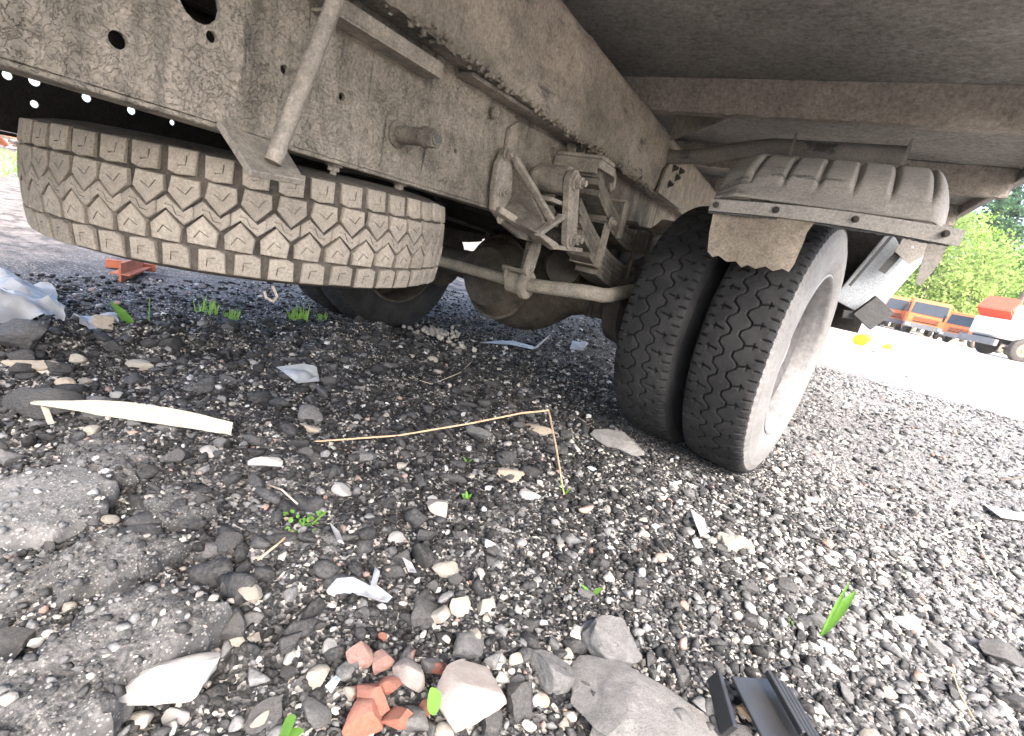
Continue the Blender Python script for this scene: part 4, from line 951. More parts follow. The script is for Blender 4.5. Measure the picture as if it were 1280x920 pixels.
put_rock('white_stone', 665, 621, 34, M_white, 'flat whitish stone below the yellowish clod', flat=.3, dep=.8, seed=25, cuts=9)
put_rock('clod', 643, 597, 46, M_tan, 'yellowish crumbly clod under the dry stalk', 'clod', flat=.3, dep=.7, seed=26, cuts=4, rnd=.35)
put_rock('grey_stone', 597, 549, 38, M_greyst, 'light grey flat stone under the dry stalk', flat=.4, dep=.8, seed=27, cuts=8)
put_rock('grey_stone', 451, 571, 36, M_greyst, 'elongated grey stone below the dry stalk left end', flat=.4, dep=.5, rz=-.3, seed=28, cuts=6)
put_rock('orange_stone', 389, 545, 22, M_tan, 'small orange stone at the left tip of the dry stalk', flat=.5, dep=.7, seed=29, cuts=8)
put_rock('white_stone', 262, 567, 26, M_white, 'small crumbly white stone below the wooden splinter', flat=.5, dep=.8, seed=30, cuts=8, rnd=.2)
put_rock('pebble', 318, 799, 22, M_cream, 'rounded cream pebble at the edge of the big asphalt slab', flat=.6, dep=.8, seed=31, cuts=3)
put_rock('pebble', 296, 803, 26, M_cream, 'long cream pebble left of the rounded one', flat=.5, dep=.6, seed=32, cuts=4)
put_rock('grey_stone', 316, 778, 30, M_greyst, 'round grey stone above the two cream pebbles', flat=.6, dep=.8, seed=33, cuts=4)
put_rock('white_stone', 330, 900, 34, M_cream, 'slender cream shard near the bottom left leaf', flat=.35, dep=.42, rz=.9, seed=34, cuts=9)
put_rock('grey_stone', 258, 694, 42, M_greyst, 'brown grey flat stone above the big asphalt slab', flat=.45, dep=.6, rz=.3, seed=35, cuts=9)
put_rock('dark_rock', 290, 733, 40, M_charst, 'blocky charcoal rock at the tip of the big asphalt slab', flat=.6, dep=.9, seed=36, cuts=9)
put_rock('dark_rock', 62, 515, 92, M_asph, 'dark lump of asphalt under the left end of the wooden splinter', flat=.55, dep=.7, seed=37, cuts=7, rnd=.18)
put_rock('dark_rock', 128, 517, 62, M_greyst, 'grey rock behind the wooden splinter', flat=.6, dep=.8, seed=38, cuts=7)
put_rock('dark_rock', 28, 432, 84, M_charst, 'dark brown clod in front of the white plastic sheet', 'clod', flat=.5, dep=.7, seed=39, cuts=6, rnd=.25)
put_rock('tan_stone', 130, 414, 42, M_tan, 'brown stone partly wrapped in white plastic at the left', flat=.55, dep=.8, seed=40, cuts=6)
put_rock('cream_stone', 174, 459, 30, M_cream, 'cream stone in the row behind the splinter, right end', flat=.5, dep=.8, seed=41, cuts=7)
put_rock('cream_stone', 97, 463, 20, M_cream, 'cream stone in the row behind the splinter, middle', flat=.6, dep=.9, seed=42, cuts=6)
put_rock('tan_stone', 82, 486, 24, M_tan, 'upright tan stone just behind the splinter', flat=.8, dep=.8, seed=43, cuts=6)
put_rock('brick_piece', 42, 473, 70, M_tan, 'long orange brown stone at the left edge behind the splinter', flat=.3, dep=.4, seed=44, cuts=8)
put_rock('brick_piece', 38, 729, 46, M_brickd, 'brownish pink stone on the left asphalt slabs', flat=.4, dep=.5, seed=45, cuts=8)
put_rock('pale_stone', 540, 454, 14, M_cream, 'small pale stone beneath the axle', flat=.7, dep=.9, seed=46, cuts=6)
put_rock('pale_stone', 549, 470, 16, M_pink, 'small pinkish stone beneath the axle, nearer one', flat=.7, dep=.9, seed=47, cuts=8)
put_rock('grey_stone', 530, 768, 40, M_charst, 'dark grey stone left of the cream trio', flat=.5, dep=1.3, seed=48, cuts=8)
put_rock('tan_pebble', 676, 878, 22, M_tan, 'round tan pebble between dark rock and concrete lump', flat=.7, dep=.9, seed=49, cuts=3)
put_rock('pinkish_stone', 401, 902, 24, M_pink, 'pinkish shard left of the brick fragments', flat=.6, dep=1.2, seed=50, cuts=10)
put_rock('grey_stone', 1020, 778, 34, M_greyst, 'grey stone at the foot of the bright green blade', flat=.4, dep=.8, seed=51, cuts=8)
put_rock('grey_stone', 1168, 812, 50, M_greyst, 'flat grey stone among gravel at the lower right', flat=.35, dep=.7, seed=52, cuts=8)
put_rock('pale_stone', 1135, 782, 34, M_white, 'whitish flat stone right of the green blade', flat=.3, dep=.7, seed=53, cuts=8)
put_rock('grey_stone', 1252, 820, 60, M_charst, 'dark grey stone at the right edge near the bottom', flat=.35, dep=.7, seed=54, cuts=8)
put_rock('mortar_chunk', 918, 683, 44, M_cream, 'crumbly cream mortar chunk on the gravel right of centre', flat=.45, dep=.8, seed=55, cuts=5, rnd=.3)
# brick fragments
BR = [(463, 880, 44, M_brick, 'bright red brick fragment, largest of the heap'), (485, 866, 30, M_brick, 'orange red brick fragment behind the largest one'), (455, 908, 48, M_brick, 'red brick fragment at the bottom of the heap'), (496, 905, 40, M_brick, 'dark red brick fragment between the grey stones'),
      (452, 829, 34, M_brickd, 'greyish pink brick fragment at the top left of the heap'), (478, 834, 30, M_brickd, 'brown brick fragment at the top of the heap'), (550, 838, 20, M_brick, 'small red brick fragment beside the pinkish slab'), (508, 852, 42, M_pink, 'brick fragment with pale mortar face in the heap middle'),
      (517, 908, 42, M_conc, 'pale grey stone lying against the brick heap'), (478, 800, 12, M_brick, 'tiny red brick crumb above the heap'), (512, 822, 18, M_brickd, 'thin brown brick sliver right of the heap top'), (530, 885, 22, M_brick, 'red brick chip under the green leaf'), (440, 872, 18, M_brickd, 'brown chip at the left foot of the heap')]
for i, (x, y, w, m_, lb) in enumerate(BR):
    put_rock('brick_fragment', x, y, w * 1.22, m_, lb, 'brick', flat=.6, dep=.85, seed=80 + i, cuts=13, rnd=.04, rz=i * .7, tilt=(.2 * math.sin(i), .25 * math.cos(i * 2)), sub=3, group='broken brick heap', sink=.15)
# pale crumbs below the axle
cr = np.random.default_rng(5)
pc_ = gp(552, 425)
n_ = 60; P = np.stack([pc_.x + cr.normal(0, .11, n_), pc_.y + cr.normal(0, .07, n_), np.zeros(n_)], -1); P[:, 2] = ground_h(P[:, 0], P[:, 1]) + .012 + .03 * np.exp(-((P[:, 0] - pc_.x) / .1) ** 2)
S = cr.uniform(.008, .022, (n_, 3)); tc = cr.uniform(.28, .48, (n_, 1)) * np.array([[1.05, .98, .86]])
o = obj('mortar_crumbs', joined_rocks('mortar_crumbs', P, S, cr.uniform(0, 6, (n_, 3)), tc, 2, 8, 900), M_gravel); o['kind'] = 'stuff'; tag(o, 'heap of pale mortar crumbs by the far wheel under the axle', 'rubble')

# mid-size loose stones, each its own object
kinds = [('dark_stone', M_charst, 'loose charcoal stone', 'charcoal stones in the gravel', .50), ('grey_stone', M_greyst, 'loose grey stone', 'grey stones in the gravel', .22), ('pale_pebble', M_cream, 'loose cream pebble', 'cream pebbles in the gravel', .20), ('white_pebble', M_white, 'loose white pebble', 'white pebbles in the gravel', .08)]
lib = {k[0]: [rock_mesh(k[0], 200 + 11 * i + 100 * j, 3, 6 if 'pebble' in k[0] else 10, .08, k[1]) for i in range(7)] for j, k in enumerate(kinds)}
pr_ = random.Random(12); placed = 0; spots = []; loose = []
while placed < 250:
    px, py = pr_.uniform(-10, 1290), pr_.uniform(430, 925)
    if px > 740 and py < 600 and px < 1040: continue
    q = gp(px, py)
    if pale_at(np.array([q.x]), np.array([q.y]))[0] > .4: continue
    s = pr_.uniform(.009, .021) * (1.35 if px < 420 else 1) * (1 if pr_.random() < .75 else 1.5)
    if any((q.x - a) ** 2 + (q.y - b) ** 2 < (s + c) ** 2 * .8 for a, b, c in spots): continue
    spots.append((q.x, q.y, s)); u = pr_.random(); t = 0
    for k in kinds:
        t += k[4]
        if u <= t: break
    if 'pebble' in k[0]: s *= .72
    fl_ = pr_.uniform(.5, .8)
    mw = T(q.x, q.y, gz(q.x, q.y) + s * fl_ * .45) @ Matrix.Rotation(pr_.uniform(0, 6.28), 4, 'Z') @ Matrix.Rotation(pr_.uniform(-.4, .4), 4, 'X') @ Matrix.Diagonal((s * pr_.uniform(.9, 1.3), s, s * fl_, 1))
    loose.append((obj(k[0], pr_.choice(lib[k[0]]), None, None, mw), k, px, py)); placed += 1
LM = [('white limestone rock', 204, 878), ('brick fragments', 480, 870), ('pinkish slab', 590, 884), ('concrete lump', 803, 890), ('cream stone trio', 575, 745), ('bend of the dry stalk', 686, 513), ('dry stalk tip', 392, 552), ('small feathery weed', 380, 655), ('wooden splinter', 180, 522), ('black plastic part', 965, 890), ('bright green blade', 1045, 765), ('pale tyre-side chunk', 770, 559), ('foot of the outer tyre', 930, 590), ('torn grey film', 450, 738), ('pale bent straw', 1215, 680), ('mortar chunk', 918, 683), ('white paper', 650, 430), ('plastic sheet', 40, 390), ('two-leaf seedling', 740, 738), ('white strip by the edge', 1260, 645), ('smooth light grey slab', 60, 620), ('lower right corner', 1275, 915), ('mortar crumbs', 552, 425)]
DIRS = ['right of', 'below and right of', 'below', 'below and left of', 'left of', 'above and left of', 'above', 'above and right of']
ORD = ['nearest', 'second nearest', 'third nearest', 'fourth nearest', 'fifth nearest', 'sixth nearest', 'seventh nearest', 'eighth nearest', 'ninth nearest']
bins = {}
for o, k, px, py in loose:
    lm = min(LM, key=lambda t: (t[1] - px) ** 2 + (t[2] - py) ** 2); d8 = int(round(math.atan2(py - lm[2], px - lm[1]) / (math.pi / 4))) % 8
    bins.setdefault((k[0], lm[0], d8), []).append(((lm[1] - px) ** 2 + (lm[2] - py) ** 2, o, k))
for (kn, ln, d8), lst in bins.items():
    for i, (_, o, k) in enumerate(sorted(lst, key=lambda t: t[0])):
        wh = '' if len(lst) == 1 else ', ' + ORD[min(i, 8)] + ' one'
        tag(o, '%s %s the %s%s' % (k[2], DIRS[d8], ln, wh), 'pebble' if 'pebble' in kn else 'stone', k[3])

# broken asphalt slabs
def slab(pix, top, thick, label, seed, mat=M_asph, rough=.010, tilt=0.0, agg=1.0):
    pts = [onz(x, y, top) for x, y in pix]; o2 = []
    rs = random.Random(seed)
    for i in range(len(pts)):
        a, b = pts[i], pts[(i + 1) % len(pts)]; L = (b - a).length; k_ = max(2, int(L / .012))
        for j in range(k_):
            c = a.lerp(b, j / k_); w = .004; dx = float(fbm(np.array([c.x]), np.array([c.y]), .07, seed, 3)[0]) * .022; dy = float(fbm(np.array([c.x]), np.array([c.y]), .07, seed + 50, 3)[0]) * .022
            o2.append((c.x + dx + rs.uniform(-w, w), c.y + dy + rs.uniform(-w, w)))
    v2, f = plate2d(o2, [], .0085, rs)
    ed = np.array([[p[0], p[1]] for p in o2]); V = np.array([[v.x, v.y] for v in v2])
    dmin = np.sqrt(((V[:, None, :] - ed[None]) ** 2).sum(-1)).min(1)
    def ztop(x, y): return top + fbm(x, y, .16, seed, 4) * rough * 1.6 + fbm(x, y, .03, seed + 3, 4, .65) * rough * .9 - np.clip(.10 - np.abs(fbm(x, y, .16, seed + 9, 3)), 0, 1) * rough * 8 * (rough > .008)
    z = ztop(V[:, 0], V[:, 1]) - .030 * np.exp(-dmin / .007) * (.6 + vnoise(V[:, 0] / .02, V[:, 1] / .02, seed))
    cx, cy = V.mean(0)
    bm = bmesh.new(); fr = [bm.verts.new((V[i, 0], V[i, 1], z[i])) for i in range(len(V))]; bk = [bm.verts.new((cx + (V[i, 0] - cx) * .95, cy + (V[i, 1] - cy) * .95, top - thick)) for i in range(len(V))]
    cnt = set()
    for t in f:
        bm.faces.new([fr[i] for i in t])
        for a, b in ((t[0], t[1]), (t[1], t[2]), (t[2], t[0])): cnt.add((a, b))
    for (a, b) in cnt:
        if (b, a) not in cnt: bm.faces.new((fr[b], fr[a], bk[a], bk[b]))
    o = obj('asphalt_chunk', bm, mat); auto_smooth(o.data, 50); tag(o, label, 'asphalt', 'broken asphalt chunks')
    # aggregate grains set in and lying on the top
    r = np.random.default_rng(seed); tri = np.array(f); A3 = V[tri]; ar = np.abs(np.cross(A3[:, 1] - A3[:, 0], A3[:, 2] - A3[:, 0])); n_ = int(ar.sum() / 2 * 9000 * agg)
    ti = r.choice(len(tri), n_, p=ar / ar.sum()); w = r.dirichlet((1, 1, 1), n_); xy = (A3[ti] * w[:, :, None]).sum(1)
    s = .0018 + .0075 * r.random(n_) ** 4; P = np.stack([xy[:, 0], xy[:, 1], ztop(xy[:, 0], xy[:, 1]) + s * .15], -1)
    S = np.stack([s * r.uniform(.8, 1.3, n_), s, s * .55], -1); tc = np.clip(tints(n_, xy[:, 0], xy[:, 1], r) * .8 + (.12 if agg < 1 else .03), 0, .7)
    g = obj('aggregate', joined_rocks('aggregate', P, S, r.uniform(0, 6.28, (n_, 3)) * np.array([.15, 1, 1]), tc, 1, 8, 700 + seed, True), M_gravel, o); g['kind'] = 'stuff'
    return o
slab([(-30, 800), (40, 800), (80, 765), (170, 716), (245, 727), (282, 748), (262, 780), (225, 812), (150, 838), (140, 892), (60, 935), (-40, 940)], .075, .11, 'largest broken asphalt slab at the lower left beside the white rock', 61, rough=.012)
slab([(-30, 600), (40, 583), (110, 578), (150, 600), (120, 640), (60, 665), (-30, 672)], .050, .08, 'smooth light grey asphalt slab at the left edge', 62, M_paleslab, .007, 0, .5)
slab([(75, 548), (130, 535), (195, 548), (208, 575), (150, 590), (95, 580)], .048, .08, 'small flat asphalt slab just below the wooden splinter', 63)
slab([(40, 700), (110, 668), (200, 655), (245, 668), (190, 700), (120, 722), (60, 745)], .050, .09, 'dark asphalt slab with a crack behind the largest slab', 64, rough=.014)
slab([(-20, 690), (30, 680), (110, 690), (70, 725), (20, 765), (-20, 775)], .035, .08, 'dark crumbling asphalt slab at the left edge above the largest slab', 65, rough=.016)
slab([(220, 470), (260, 464), (292, 476), (275, 486), (232, 484)], .040, .06, 'thin flat grey asphalt flake behind the gravel on the left', 66)
slab([(170, 605), (240, 590), (285, 600), (275, 630), (215, 645), (165, 640)], .030, .07, 'low worn asphalt slab beside the smooth light grey one', 67, rough=.014)
slab([(270, 660), (330, 640), (420, 655), (440, 690), (360, 705), (290, 690)], .026, .07, 'low dark asphalt slab under the small weed', 68, rough=.014)

# ------------------------------------------------------------------ litter and plants
M_wood = plain('bleached_wood', (.38, .36, .29), .85, .3, 60, .002, .2)
M_stalk = plain('dry_stalk', (.52, .36, .22), .85, .2, 60, .001)
M_twig = plain('grey_twig', (.10, .085, .07), .9, .2, 60, .001)
M_pale_stalk = plain('straw_stalk', (.55, .47, .36), .85, .2, 60, .001)
M_leaf = plain('fresh_leaf', (.15, .31, .05), .55, .2, 40, .0006, .3, trans=.35)
M_grass = plain('fresh_grass', (.22, .38, .07), .6, .25, 12, 0, .3, trans=.4)
M_film = plain('white_film', (.48, .477, .475), .45, .12, 12, .003, .4, trans=.25)
M_greyfilm = plain('grey_torn_film', (.36, .37, .38), .5, .2, 18, .003, .4)
M_blackp = plain('black_plastic', (.02, .02, .021), .42, .3, 20, .001, .5)
M_rust = plain('red_painted_steel', (.42, .14, .075), .8, .25, 14, .002)
M_blue = plain('pale_blue_chip', (.42, .52, .60), .5, .1, 20, .001)
def sheet(name, pts_px, dz, mat, label, cat, thick=.0015, curl=.01, step=None, seed=1):
    pts = [gp(x, y, dz) for x, y in pts_px]; c = sum(pts, Vector()) / len(pts); rs = random.Random(seed)
    W_ = max((p - c).length for p in pts); bm = bmesh.new()
    zs = {}
    def surf(u, v, w):
        return Vector((u, v, gz(u, v) + dz + w + curl * (1 + float(fbm(np.array([u]), np.array([v]), W_ * .8, seed, 3)[0]) * 1.4)))
    bm_plate(bm, [(p.x, p.y) for p in pts], [], surf, thick, step or W_ / 5, rs)
    o = obj(name, bm, mat); auto_smooth(o.data, 60); return tag(o, label, cat)
# wooden splinter, lying across the lumps
w0, w1 = gp(40, 503, .05), gp(290, 536, .035); bm = bmesh.new(); N = 26; rows = []
sd_ = (w1 - w0).normalized().cross(Vector((0, 0, 1)))
for i in range(N + 1):
    u = i / N; p = w0.lerp(w1, u); wd_ = (.005 + .0105 * min(1, max(0, (u - .18) * 3.5))) * (1 - max(0, u - .72) * 2.6) ; j = .0035 * float(vnoise(np.array([i * .6]), np.array([.5]), 3)[0] - .5) * 2 * (u > .2); b = .012 * math.sin(u * 3.1)
    t_ = .0025
    rows.append([bm.verts.new(p + sd_ * s * (wd_ + j * s) + Vector((0, 0, b - .014 * s * min(1, u * 3) + t))) for s, t in ((-1, t_), (1, t_), (1, -t_), (-1, -t_))])
for a, b in zip(rows, rows[1:]):
    for j in range(4): bm.faces.new((a[j], a[(j + 1) % 4], b[(j + 1) % 4], b[j]))
bm.faces.new(rows[0]); bm.faces.new(rows[-1][::-1])
tag(obj('wood_splinter', bm, M_wood), 'long pale wooden splinter lying across the rubble on the left', 'splinter')
bm = bmesh.new(); a = gp(58, 508, .03); bm_bar(bm, gp(54, 505, .05), gp(64, 530, .02), .012, .003); tag(obj('wood_chip', bm, M_wood), 'short greenish white wood chip under the splinter left tip', 'splinter')
# dry bent stalk
s0_, s1_, s2_ = gp(392, 552, .006), gp(686, 513, .0), gp(705, 618, .01)
d_ = depth(s1_); s1_ = onz(686, 513, .10); bm = bmesh.new()
bm_tube(bm, [s0_, s0_.lerp(s1_, .3) + Vector((0, 0, -.018)), s0_.lerp(s1_, .6) + Vector((0, 0, -.010)), s0_.lerp(s1_, .85) + Vector((0, 0, .004)), s1_, s1_.lerp(s2_, .04), s1_.lerp(s2_, .5) + Vector((.003, 0, 0)), s2_], [.0024, .0028, .0030, .0032, .0035, .0035, .0030, .0024], 8)
tag(obj('dry_stalk', bm, M_stalk), 'long dry brown stalk with a sharp bend sticking up in front of the dual wheels', 'stalk')
def stalk(px, mat, label, r, dzs, name='dry_straw'):
    bm = bmesh.new(); bm_tube(bm, [onz(x, y, 0.0) + Vector((0, 0, 0)) if False else gp(x, y, z) for (x, y), z in zip(px, dzs)], r, 6); return tag(obj(name, bm, mat), label, 'stalk')
stalk([(1165, 672), (1195, 662), (1222, 656), (1228, 690), (1245, 722)], M_pale_stalk, 'thin pale bent straw at the right edge of the gravel', .0022, (.01, .03, .05, .03, .01))
stalk([(1250, 600), (1268, 598), (1300, 592)], M_twig, 'short dark twig at the right edge of the picture', .006, (.012, .018, .02), 'twig')
stalk([(338, 607), (352, 612), (372, 630)], M_pale_stalk, 'short white straw beside the small weed', .002, (.01, .02, .012))
stalk([(322, 700), (345, 682), (366, 664)], M_stalk, 'brown straw leading to the small weed', .0022, (.01, .016, .012))
stalk([(1190, 838), (1200, 868), (1218, 900)], M_stalk, 'thin brown straw at the lower right', .0014, (.008, .01, .008))
stalk([(505, 470), (540, 480), (575, 466), (590, 452)], M_pale_stalk, 'thin grey wire on the ground below the axle', .0016, (.008, .016, .012, .008), 'wire')
# leaves
def leaf_geo(bm, base, tip, w, fold=.25, droop=.0, N=8, up=Vector((0, 0, 1)), wavy=0):
    ax_ = tip - base; L = ax_.length; d = ax_.normalized(); s = d.cross(up)
    s = s.normalized() if s.length > 1e-4 else Vector((1, 0, 0)); nn = s.cross(d)
    prev = None
    for i in range(N + 1):
        u = i / N; ww = w * (math.sin(math.pi * min(1, u * .93 + .05)) ** .75) * (1 + wavy * math.sin(i * 2.2)); c = base + ax_ * u - up * droop * u * u * L + nn * 0
        cur = [bm.verts.new(c - s * ww + nn * ww * fold), bm.verts.new(c), bm.verts.new(c + s * ww + nn * ww * fold)]
        if prev: bm.faces.new((prev[0], prev[1], cur[1], cur[0])); bm.faces.new((prev[1], prev[2], cur[2], cur[1]))
        prev = cur
def plant(name, label, specs, mat=M_leaf, cat='plant', stems=()):
    base = specs[0][0]; root = empty(name, base); tag(root, label, cat)
    for b, t, w, *k in specs:
        bm = bmesh.new(); leaf_geo(bm, b, t, w, *(k[:2] if k else ())); o = obj('leaf', bm, mat, root); auto_smooth(o.data, 80)
    for ps, r in stems:
        bm = bmesh.new(); bm_tube(bm, ps, r, 6); obj('stem', bm, mat, root)
    return root
b0_ = gp(172, 420, .0); dd = depth(b0_); UPI = Vector(C_U); RTI = Vector(C_R)
def off(p, dx, dy): k = depth(p) / F_PX; return p + RTI * dx * k - UPI * dy * k
plant('leafy_weed', 'bright green broad-leaved weed at the left in front of the plastic sheet', [(b0_, off(b0_, -34, -50), .020, .3, .12), (b0_, off(b0_, -18, -8), .012, .2, .1), (b0_, off(b0_, 4, -16), .012, .2, .0)], stems=[([b0_ - Vector((0, 0, .02)), b0_ + Vector((0, 0, .01))], .003), ([off(b0_, 14, 2), off(b0_, 15, -48)], .0018)])
b1_ = gp(584, 580); plant('seedling', 'tiny two-leaf green seedling just under the dry stalk', [(b1_, off(b1_, -5, -9), .006), (b1_, off(b1_, 7, -6), .006)])
b1_ = gp(583, 627); plant('seedling', 'tiny green seedling below the one under the stalk', [(b1_, off(b1_, -6, -10), .006), (b1_, off(b1_, 7, -10), .006), (b1_, off(b1_, 0, -14), .005)])
b1_ = gp(705, 620); plant('seedling', 'green sprout at the foot of the bent stalk', [(b1_, off(b1_, -4, -20), .004), (b1_, off(b1_, 8, -10), .004), (b1_, off(b1_, 6, 4), .004)])
b1_ = gp(740, 745, .005); plant('seedling', 'two-leaf dark green seedling on the right of the cream stones', [(b1_, off(b1_, -14, -14), .007), (b1_, off(b1_, 13, -10), .007), (b1_, off(b1_, 12, 2), .006)])
b1_ = gp(1026, 795, .005); plant('green_blade', 'upright bright green serrated blade growing on the right gravel', [(b1_, off(b1_, 44, -56), .010, .4, .0), (b1_, off(b1_, 36, -68), .004, .3, .0), (b1_, off(b1_, 20, -22), .006, .3, 0)])
b1_ = gp(992, 786); plant('seedling', 'pale small sprout left of the bright green blade', [(b1_, off(b1_, -6, -16), .003), (b1_, off(b1_, -2, -10), .003)])
b1_ = gp(545, 892, .04); plant('fallen_leaf', 'fresh green leaf resting between the pinkish slab and the bricks', [(b1_, off(b1_, -7, -32), .014, .15)])
b1_ = gp(350, 922, .02); plant('fallen_leaf', 'light green leaf at the bottom edge left of the bricks', [(b1_, off(b1_, 20, -26), .014, .1), (b1_, off(b1_, 30, -8), .008, .1)])
b1_ = gp(62, 458, .02); plant('fallen_leaf', 'small yellowish green leaf on the rubble at the far left', [(b1_, off(b1_, 14, -4), .010, .1)])
b1_ = gp(380, 655, .02); wr = random.Random(8); sp_ = []
for k in range(26):
    c = off(b1_, wr.uniform(-24, 24), wr.uniform(-14, 10)); sp_.append((c, off(c, wr.uniform(-9, 9), wr.uniform(-8, 2)), wr.uniform(.003, .005)))
plant('small_weed', 'low feathery green weed growing from the dark asphalt', sp_, stems=[([b1_ - Vector((0, 0, .02)), off(b1_, 0, -8)], .002), ([off(b1_, 10, 0), off(b1_, 28, -16)], .0015)])
def tuft(px, py, hpx, wpx, label, n_, seed):
    b = gp(px, py); r = random.Random(seed); bm = bmesh.new()
    for k in range(n_):
        c = off(b, r.uniform(-wpx, wpx), r.uniform(-3, 3)); leaf_geo(bm, c, off(c, r.uniform(-wpx, wpx) * .7, -hpx * r.uniform(.5, 1)), .0025, .2, .1, 4)
    tag(obj('grass_tuft', bm, M_grass), label, 'grass', 'grass tufts by the spare wheel')
tuft(374, 404, 26, 12, 'bright grass tuft below the right part of the spare wheel', 46, 1)
tuft(290, 404, 20, 8, 'small grass tuft below the middle of the spare wheel', 26, 2)
tuft(258, 396, 28, 14, 'pale thin grass tuft left of the small one under the spare wheel', 26, 3)
tuft(402, 402, 14, 6, 'tiny grass tuft touching the far wheel', 14, 4)
# white plastic sheet heaped on the left
def heap(name, pix, label, hgt, mat, seed, cat):
    pts = [onz(x, y, .01) for x, y in pix]; xs = [p.x for p in pts]; ys = [p.y for p in pts]; rs = random.Random(seed); bm = bmesh.new(); c = sum(pts, Vector()) / len(pts)
    ed = np.array([[p.x, p.y] for p in pts])
    def surf(u, v, w):
        dn = float(np.sqrt(((ed - np.array([u, v])) ** 2).sum(1)).min()); k = min(1, dn / .16)
        cr_ = abs(float(fbm(np.array([u]), np.array([v]), .16, seed, 4)[0])) 
        return Vector((u, v, gz(u, v) + .006 + w + hgt * k * (.55 + cr_ * 1.1) + .012 * cr_))
    dense = []
    for i in range(len(pts)):
        a, b = pts[i], pts[(i + 1) % len(pts)]
        for j in range(6): q = a.lerp(b, j / 6); dense.append((q.x + rs.uniform(-.01, .01), q.y + rs.uniform(-.01, .01)))
    bm_plate(bm, dense, [], surf, .002, .022, rs); o = obj(name, bm, mat); auto_smooth(o.data, 50); return tag(o, label, cat)
heap('plastic_sheet', [(-40, 372), (10, 350), (60, 362), (85, 395), (82, 412), (20, 416), (-40, 420)], 'crumpled white plastic sheet heaped at the left edge', .10, M_film, 71, 'plastic sheet')
heap('plastic_sheet', [(85, 418), (100, 402), (130, 398), (152, 405), (145, 430), (110, 434)], 'smaller piece of white plastic beside the green weed', .035, M_film, 72, 'plastic sheet')
sheet('torn_film', [(408, 742), (420, 730), (440, 728), (462, 738), (468, 712), (474, 722), (470, 736), (490, 748), (484, 756), (450, 752), (430, 745), (412, 750)], .008, M_greyfilm, 'torn grey plastic film beside the cream stones', 'plastic film', seed=3)
sheet('paper_scrap', [(600, 432), (640, 434), (665, 437), (690, 420), (672, 436), (640, 428)], .012, M_film, 'white scrap of paper on the ground beneath the differential', 'paper', seed=4, curl=.02)
sheet('paper_scrap', [(715, 428), (735, 430), (728, 440), (712, 436)], .012, M_film, 'small pale scrap beside the inner tyre far side', 'paper', seed=5)
sheet('plastic_scrap', [(1228, 632), (1260, 640), (1285, 648), (1285, 654), (1250, 650)], .012, M_film, 'flat white plastic strip at the right edge on the gravel', 'plastic film', seed=6)
sheet('plastic_scrap', [(862, 640), (878, 648), (886, 668), (874, 676), (866, 660)], .010, M_film, 'translucent white plastic scrap on the gravel right of centre', 'plastic film', seed=7)
sheet('plastic_scrap', [(345, 462), (380, 458), (395, 466), (400, 474), (372, 478), (350, 470)], .030, M_greyfilm, 'dark grey plastic scrap on the dark rubble under the truck', 'plastic film', seed=8)
sheet('white_chip', [(502, 704), (514, 706), (520, 718), (510, 716)], .024, M_film, 'small white chip left of the topmost cream stone', 'chip', seed=9, curl=.004)
sheet('white_chip', [(412, 655), (424, 664), (430, 682), (422, 680)], .028, M_film, 'narrow white chip right of the small weed', 'chip', seed=10, curl=.004)
sheet('blue_chip', [(406, 862), (420, 846), (425, 852), (414, 868)], .02, M_blue, 'pale blue chip left of the brick fragments', 'chip', seed=11, curl=.004)
# black plastic part at the bottom right
bp = gp(975, 905, .012); root = empty('plastic_part', bp); tag(root, 'broken ribbed black plastic part on the gravel at the bottom right', 'plastic part')
bm = bmesh.new(); c0, c1 = gp(956, 846, .05), gp(1000, 925, .03)
for k in range(4):
    d = Vector((.012 * k, .004 * k, -.006 * k)); bm_bar(bm, c0 + d + Vector((0, 0, .012)), c1 + d + Vector((0, 0, .012)), .007, .012, bevel=.002)
obj('rib', bm, M_blackp, root)
bm = bmesh.new(); bm_bar(bm, c0 + Vector((-.02, -.01, -.01)), c1 + Vector((-.02, -.01, -.01)), .09, .006, (.35, -.1, 1), .002); obj('panel', bm, M_blackp, root)
bm = bmesh.new(); bm_bar(bm, gp(893, 845, .03), gp(912, 915, .02), .010, .03, (.4, 0, 1), .002); obj('broken_edge', bm, M_blackp, root)
put_rock('wood_lump', 932, 892, 36, M_stalk, 'brown splintered wood lump between the black plastic pieces', 'wood', flat=.5, dep=.8, seed=77, cuts=9, rnd=.2)
# red steel piece on the left
bm = bmesh.new(); q0, q1 = gp(150, 352), gp(182, 340); q1 = q0 + (q1 - q0).normalized() * .42
bm_bar(bm, q0 + Vector((0, 0, .045)), q1 + Vector((0, 0, .045)), .10, .008); bm_bar(bm, q0 + Vector((0, 0, .08)), q1 + Vector((0, 0, .08)), .012, .065); bm_bar(bm, q0 + Vector((0, 0, .02)), q1 + Vector((0, 0, .02)), .012, .05)
tag(obj('steel_offcut', bm, M_rust), 'rusty red steel beam offcut on the ground behind the spare wheel', 'steel beam')
bm = bmesh.new(); q0 = gp(132, 334); bm_bar(bm, q0 + Vector((0, 0, .03)), q0 + Vector((.1, .25, .03)), .05, .05); tag(obj('steel_offcut', bm, M_rust), 'small rusty red steel offcut left of the longer one', 'steel beam')

